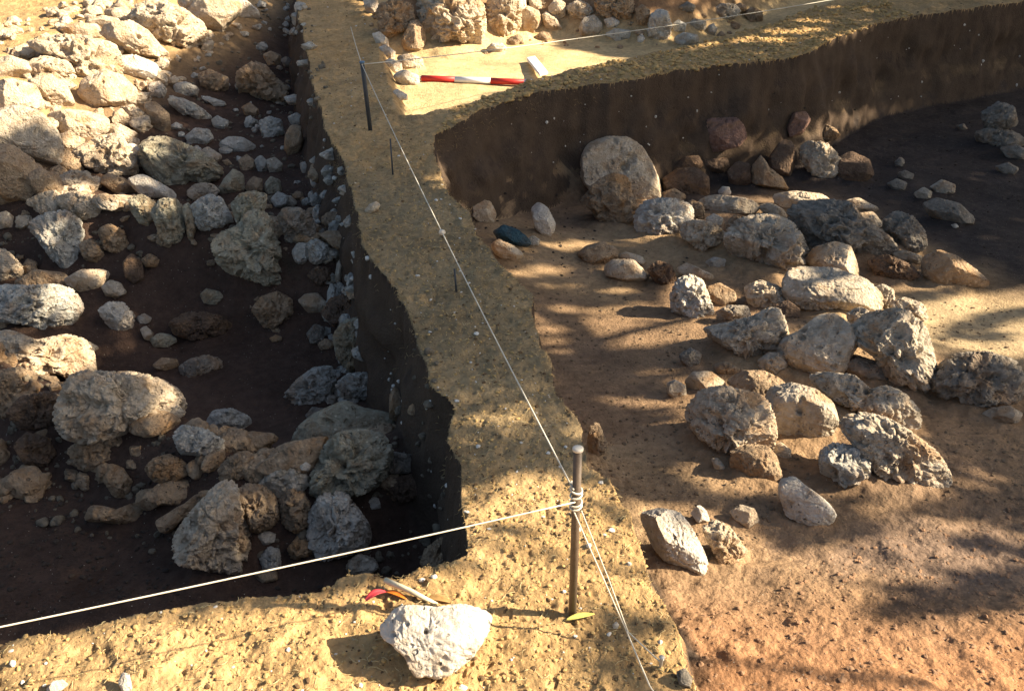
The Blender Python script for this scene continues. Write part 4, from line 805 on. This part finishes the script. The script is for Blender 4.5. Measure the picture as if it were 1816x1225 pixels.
RG3 = [(830,420),(900,300),(1400,200),(1816,100),(2000,500),(1700,480),(1400,420),(1150,500),(900,520)]
LG = GP([(-50,1080),(-50,830),(300,800),(600,980),(700,1000),(560,1030)], -.5)
crumbs('dark_floor_crumbs', np.concatenate([scatter_pts(1600, RG3, -.65), scatter_pts(1500, LG)]), .0015, .009, M_ck, 'dark crumbs of soil over the shaded trench floors', 'soil', lv=1)
# chips showing in the bank faces
def face_pts(px_poly, n):
    P = np.array(px_poly, float); lo = P.min(0); hi = P.max(0); q = rng.uniform(lo, hi, (n*4, 2)); q = q[inside(q[:, 0], q[:, 1], P)][:n]
    t = solve(q, np.zeros(len(q)), 0, np.zeros(len(q))); return CAM+ray(q[:, 0], q[:, 1])*t[:, None]
FP = np.concatenate([face_pts([(800,300),(880,190),(1040,158),(1270,124),(1500,80),(1816,20),(1816,170),(1500,180),(1200,260),(1000,330)], 85), face_pts([(560,200),(640,430),(720,600),(800,800),(820,980),(760,900),(690,690),(620,520),(550,300)], 95)])
n = len(FP); V0, F0 = ICO[2]; s_ = .0035*(4)**(rng.random(n)**2); A = V0[None]*(1+.3*n3((V0[None]*1.5+rng.uniform(0, 50, (n, 1, 3))).reshape(-1, 3), 3).reshape(n, -1, 1))*rng.uniform(.6, 1.3, (n, 1, 3))*s_[:, None, None]+FP[:, None]
tag(mk('chips_in_bank_face', A.reshape(-1, 3), (F0[None]+(np.arange(n)*len(V0))[:, None, None]).reshape(-1, 3), M_cp), 'tiny white chips showing in the dark faces of the earth banks', 'stone chips', kind='stuff')
# root tufts hanging at the lips
def lip(px, n, sp=.012):
    P = GP(px); sg = np.hypot(*np.diff(P, axis=0).T); cs = np.append(0, np.cumsum(sg)); u_ = rng.uniform(0, cs[-1], n); q = np.stack([np.interp(u_, cs, P[:, 0]), np.interp(u_, cs, P[:, 1])], 1); return q+rng.normal(0, sp, q.shape)
LP = np.concatenate([lip(BL[6:27], 450), lip([(770,240),(830,212),(880,185),(960,163),(1040,152),(1120,142)], 260), lip(BR[1:22], 160)])
straws('root_fringe', LP, .010, .036, .0011, M_rt, 'fine dry roots and grass fringing the edges of the banks', 'roots', .8)
# small rubble between the left stones
LR = np.concatenate([scatter_pts(500, GP([(-50,330),(560,300),(620,520),(560,470),(300,430),(60,480),(-50,520)], -.4)), scatter_pts(420, GP([(250,150),(540,20),(600,300),(380,330),(220,200)], -.45)), scatter_pts(420, GP([(-50,600),(200,640),(420,830),(620,800),(790,760),(800,980),(300,960),(-50,850)], -.45))])
crumbs('rubble_grit', LR, .005, .022, M_lg, 'grit and small broken stone between the rocks of the left trench', 'rubble', lv=2, flat=.8)
def rubble(name, pts, smin, smax, m, label):
    n = len(pts); V0, F0 = ICO[3]; nv = len(V0); z_ = H(pts[:, 0], pts[:, 1], False)[0]; s = smin*(smax/smin)**(rng.random(n)**1.3)
    U = np.repeat(V0[None], n, 0)
    for _ in range(7):
        q = rng.normal(size=(n, 3)); q /= np.linalg.norm(q, axis=1)[:, None]; dt_ = np.einsum('nvk,nk->nv', U, q); ov = np.maximum(dt_-rng.uniform(.55, .85, n)[:, None], 0); U = U-q[:, None]*ov[..., None]
    of = rng.uniform(0, 50, (n, 1, 3)); U = U*(1+.22*n3((U*1.6+of).reshape(-1, 3), 3)+.13*n3((U*4.5+of).reshape(-1, 3), 4)).reshape(n, nv, 1)
    sx = rng.uniform(.7, 1.35, (n, 1, 3)); sx[..., 2] *= .75; U = U*sx*s[:, None, None]; an = rng.uniform(0, 6.28, n); ca, sa = np.cos(an)[:, None], np.sin(an)[:, None]
    A = np.stack([U[..., 0]*ca-U[..., 1]*sa+pts[:, 0, None], U[..., 0]*sa+U[..., 1]*ca+pts[:, 1, None], U[..., 2]+(z_+s*.25)[:, None]], -1)
    return tag(mk(name, A.reshape(-1, 3), (F0[None]+(np.arange(n)*nv)[:, None, None]).reshape(-1, 3), m), label, 'rubble', kind='stuff')
def spts(n, px, z): 
    P = GP(px, z); lo, hi = P.min(0), P.max(0); q = rng.uniform(lo, hi, (n*6, 2)); return q[inside(q[:, 0], q[:, 1], P)][:n]
rubble('cream_rubble', spts(420, [(-60,100),(60,60),(180,25),(430,-40),(420,40),(300,110),(240,170),(236,320),(100,330),(-60,330)], -.15), .022, .085, RM['C'][1], 'small cream stones packed between the boulders of the sunlit heap')
rubble('tan_rubble', np.concatenate([spts(170, [(-60,300),(120,300),(260,330),(560,290),(600,420),(560,470),(500,500),(380,440),(250,420),(100,490),(-60,520)], -.36), spts(60, [(-60,590),(150,640),(330,760),(250,800),(-60,840)], -.38), spts(60, [(330,780),(560,760),(700,720),(760,840),(560,900),(300,900)], -.42)]), .02, .07, RM['T'][1], 'small tan stones wedged between the boulders of the left trench')
rubble('pale_rubble', np.concatenate([spts(110, [(380,60),(520,20),(575,230),(600,400),(640,560),(660,660),(570,640),(540,480),(500,330),(300,260),(280,170)], -.45), spts(70, [(545,380),(610,400),(660,620),(600,640),(560,500)], -.5)]), .018, .06, RM['B'][1], 'small pale stones lying along the foot of the main bank')
WR = scatter_pts(260, GP([(650,90),(860,86),(930,66),(1130,82),(1320,50),(1300,-40),(650,-40)], -.05))
crumbs('wall_grit', WR, .015, .06, RM['T'][1], 'small stones packed behind the back stone wall', 'rubble', lv=2, flat=.8)
# ---------------- unseen trees right of the trench, crowns shaped to throw the dappled shade ----------------
def pin(x, y, P): return inside(x, y, np.array(P, float))
def shade(px, py):
    s = np.ones(px.shape)*1.0
    def setp(P, v): s[pin(px, py, P)] = v
    def ell(cx, cy, a, b, v, ang=0.):
        ca, sa = math.cos(R(ang)), math.sin(R(ang)); X_ = (px-cx)*ca+(py-cy)*sa; Y_ = -(px-cx)*sa+(py-cy)*ca; s[(X_/a)**2+(Y_/b)**2 < 1] = v
    setp([(-900,-900),(430,-900),(422,30),(385,58),(350,75),(312,100),(282,138),(262,160),(240,185),(225,212),(232,260),(233,313),(195,318),(150,298),(110,315),(95,245),(60,275),(0,262),(-900,262)], 0)
    # main bank
    BKP = [(520,-900),(526,0),(552,141),(583,250),(634,409),(680,485),(749,620),(806,725),(822,826),(825,985),(700,1018),(571,1040),(268,1088),(0,1136),(-900,1300),(-900,2500),(1500,2500),(1240,1230),(1205,1130),(1155,1010),(1100,882),(1040,825),(985,690),(945,515),(869,430),(798,349),(770,240),(880,185),(1140,100),(1140,-900)]
    b = pin(px, py, BKP); s[b] = np.interp(py[b], [100, 130, 235, 245, 300, 560, 690, 740, 800, 850], [0, .08, .14, .6, .9, .86, .66, .3, .1, 0])
    s[b & (px > 720) & (py < 190)] = 0
    setp([(1062,935),(1140,955),(1165,1040),(1205,1130),(1260,1260),(1080,1260),(1130,1150),(1085,1050)], .42)
    setp([(1000,-900),(1140,75),(1140,100),(1000,75)], 1.)
    # shade along the foot of the back wall, right part
    setp([(985,58),(1060,74),(1140,84),(1144,100),(1400,60),(1400,-900),(985,-900)], .93)
    setp([(1148,15),(1195,15),(1195,75),(1148,75)], .4)
    # cross bank top
    setp([(803,192),(930,147),(1080,112),(1140,98),(1235,80),(1330,52),(1450,15),(1816,-10),(1627,27),(1422,98),(1270,118),(1040,152),(880,185),(790,225)], .90)
    setp([(1200,80),(1330,60),(1480,5),(1640,10),(1560,40),(1420,90),(1230,110)], .66)
    s[(px > 1560) & (py < 170)] = 1.
    # lit patches on the right floor
    for e_ in ((1120,556,75,26,-8),(1150,590,70,18,0),(1000,605,32,14,0),(1185,648,32,8,-5),(1150,700,55,11,0),(1175,740,42,9,0),(1150,770,60,10,0),(1010,430,80,10,-4),(960,475,70,9,-4),(1180,420,60,8,0),
               (1060,505,90,7,0),(1030,540,60,7,0),(1220,887,115,13,-2),(985,575,30,8,0)): ell(*e_[:4], .12, e_[4])
    setp([(1340,338),(1500,352),(1570,400),(1500,392),(1400,372),(1240,385),(1235,350)], .1)
    ell(1375,308,30,25,.2,40); ell(1462,290,36,26,.3,30); ell(1465,235,16,10,.2); ell(1415,212,12,12,.3); ell(1275,240,45,32,.55); ell(1260,295,22,10,.35)
    ell(1165,385,55,32,.2); ell(1240,425,42,24,.2); ell(1410,445,22,26,.05,-20); ell(1370,470,30,10,.4); ell(1480,462,42,28,.0); ell(1110,480,40,16,.1)
    ell(1120,310,36,50,.35,-20)
    setp([(1190,490),(1320,500),(1400,560),(1400,640),(1250,610),(1190,570)], .22)
    setp([(1380,480),(1560,480),(1660,560),(1660,705),(1560,690),(1400,680),(1380,600)], .12)
    ell(1530,540,30,22,.0); ell(1640,660,16,40,.1,15); ell(1430,640,26,30,.3)
    setp([(1210,655),(1400,660),(1630,670),(1690,830),(1640,870),(1450,870),(1250,860),(1215,770)], .10)
    setp([(1540,430),(1660,440),(1760,492),(1640,512),(1560,505)], .15)
    setp([(1590,540),(1640,530),(1720,508),(1900,500),(1900,625),(1790,628),(1690,640),(1660,650),(1640,600),(1600,570)], .08)
    setp([(1660,600),(1730,560),(1900,520),(1900,535),(1740,580),(1670,615)], .8)
    ell(1730,668,85,55,.6)
    setp([(1130,905),(1350,890),(1420,960),(1816,900),(2700,900),(2700,1060),(1816,1070),(1600,1090),(1400,1050),(1170,1030)], .5)
    setp([(1370,845),(1490,880),(1485,935),(1380,925)], .25)
    setp([(1126,903),(1350,893),(1350,1010),(1260,1030),(1150,1010)], .05)
    setp([(1160,1010),(1400,1030),(1600,1085),(1816,1065),(2700,1040),(2700,3000),(1300,3000),(1240,1230)], .04)
    setp([(1560,870),(1816,780),(1816,860),(1640,950),(1580,930)], .7)
    # left rocks: warm patches
    setp([(105,330),(240,338),(238,392),(215,452),(150,470),(118,400),(50,385),(50,345)], .15)
    ell(90,640,75,45,.15); ell(200,735,110,45,.2,10); ell(150,495,40,14,.3); ell(180,800,50,28,.3); ell(300,865,55,45,.35); ell(215,915,70,20,.6); ell(375,940,65,75,.45); ell(600,930,48,55,.6); ell(70,540,70,45,.35); ell(20,470,20,28,.2)
    ell(15,390,14,12,.1); ell(500,900,60,50,.75); ell(650,820,50,40,.8)
    return s
gx_ = np.arange(-5.2, 7.5, .042); gy_ = np.arange(.9, 12.5, .042); QX, QY = np.meshgrid(gx_, gy_); QX = QX.ravel()+rng.uniform(-.02, .02, QX.size); QY = QY.ravel()+rng.uniform(-.02, .02, QY.size)
QZ = H(QX, QY, False)[0]+.03; QP = np.stack([QX, QY, QZ], 1); px_, py_ = proj(QP)
ok = (px_ > -350) & (px_ < 2250) & (py_ > -140) & (py_ < 1500); QP = QP[ok]; px_ = px_[ok]; py_ = py_[ok]
sv = shade(px_, py_)
nn = fbm2(QP[:, 0]*.6, QP[:, 1]*1.7, 3.2, 3, 91); rank = np.argsort(np.argsort(nn))/len(nn)      # dapple: long soft patches
# the faces of the banks that are turned to the sun
WF = [(775,245),(880,190),(1040,156),(1270,122),(1422,102),(1627,30),(1816,6),(2100,-30),(2100,120),(1816,150),(1500,190),(1200,275),(1000,340),(900,400),(800,345)]
qg = np.stack(np.meshgrid(np.arange(760, 2100, 7.), np.arange(-30, 400, 7.)), -1).reshape(-1, 2); qg = qg[pin(qg[:, 0], qg[:, 1], WF)]; qg = np.repeat(qg, 4, 0)+rng.uniform(-5, 5, (len(qg)*4, 2))
tq = solve(qg, np.zeros(len(qg)), 0, np.zeros(len(qg))); QP = np.concatenate([QP, CAM+ray(qg[:, 0], qg[:, 1])*tq[:, None]]); sv = np.concatenate([sv, np.full(len(qg), 1.)])
nn = fbm2(QP[:, 0]*.6, QP[:, 1]*1.7, 3.2, 3, 91); rank = np.argsort(np.argsort(nn))/len(nn)
keepm = (sv >= .9) | (rank < sv); QP = QP[keepm]; sv = sv[keepm]
rep = np.where(sv >= .9, 1., .75); QP = QP[rng.random(len(QP)) < rep]
hz_ = rng.uniform(3.0, 4.8, len(QP)); tl = (hz_-QP[:, 2])/SD[2]; LPn = QP+SD*tl[:, None]
n = len(LPn); u_ = rng.normal(size=(n, 3)); u_ -= (u_@SD)[:, None]*SD; u_ /= np.linalg.norm(u_, axis=1)[:, None]; v_ = np.cross(SD, u_)
nrm = rng.normal(0, .45, (n, 3)); u2 = u_+nrm*.5; v2 = v_+rng.normal(0, .3, (n, 3)); u2 /= np.linalg.norm(u2, axis=1)[:, None]; v2 /= np.linalg.norm(v2, axis=1)[:, None]
sz = rng.uniform(.045, .070, n)[:, None]
base = np.stack([LPn-u2*sz, LPn+v2*sz*.62, LPn+u2*sz, LPn-v2*sz*.62], 1)
M_leaf = mat('tree_leaf', (.075, .11, .03), .7, .25, 6, 0, spec=.3); M_bark = mat('tree_bark', (.13, .095, .065), .95, .3, 14, 1., .02)
trunks = [(7.6, .3), (6.6, 4.6), (7.3, 8.2), (3.3, 10.8)]; TX = np.array(trunks)
own = np.argmin(((LPn[:, None, :2]-TX[None])**2).sum(2), 1)
lbls = ['nearest leafy tree right of the trenches, throwing dappled shade', 'second leafy tree right of the trenches, behind the nearest', 'leafy tree right of the trenches beyond the dark floor', 'leafy tree behind the back stone wall']
for i in range(4):
    e = empty('shade_tree', (trunks[i][0], trunks[i][1], 0)); tag(e, lbls[i], 'tree')
    m_ = own == i
    if not m_.any(): continue
    Bv = base[m_].reshape(-1, 3)-np.array([*trunks[i], 0]); Fc = np.arange(len(Bv)).reshape(-1, 4); mk('crown', Bv, Fc, M_leaf, smooth=False, parent=e)
    tp = [(0, 0, -.5), (.05, .03, .8), (-.04, .06, 1.9), (.02, 0, 3.1), (.0, .05, 4.0)]
    V, Fc = tube(tp, [.17, .14, .11, .08, .04], 12); mkq('trunk', V, Fc, M_bark, parent=e)
    C_ = LPn[m_]-np.array([*trunks[i], 0])
    for k in range(7):
        tg = C_[rng.integers(len(C_))]; st_ = np.array([0, 0, 1.7+.18*k]); mid_ = st_*.5+tg*.5+np.array([0, 0, -.15])
        V, Fc = tube([st_, mid_, tg], [.04, .022, .006], 7); mkq('limb', V, Fc, M_bark, parent=e)
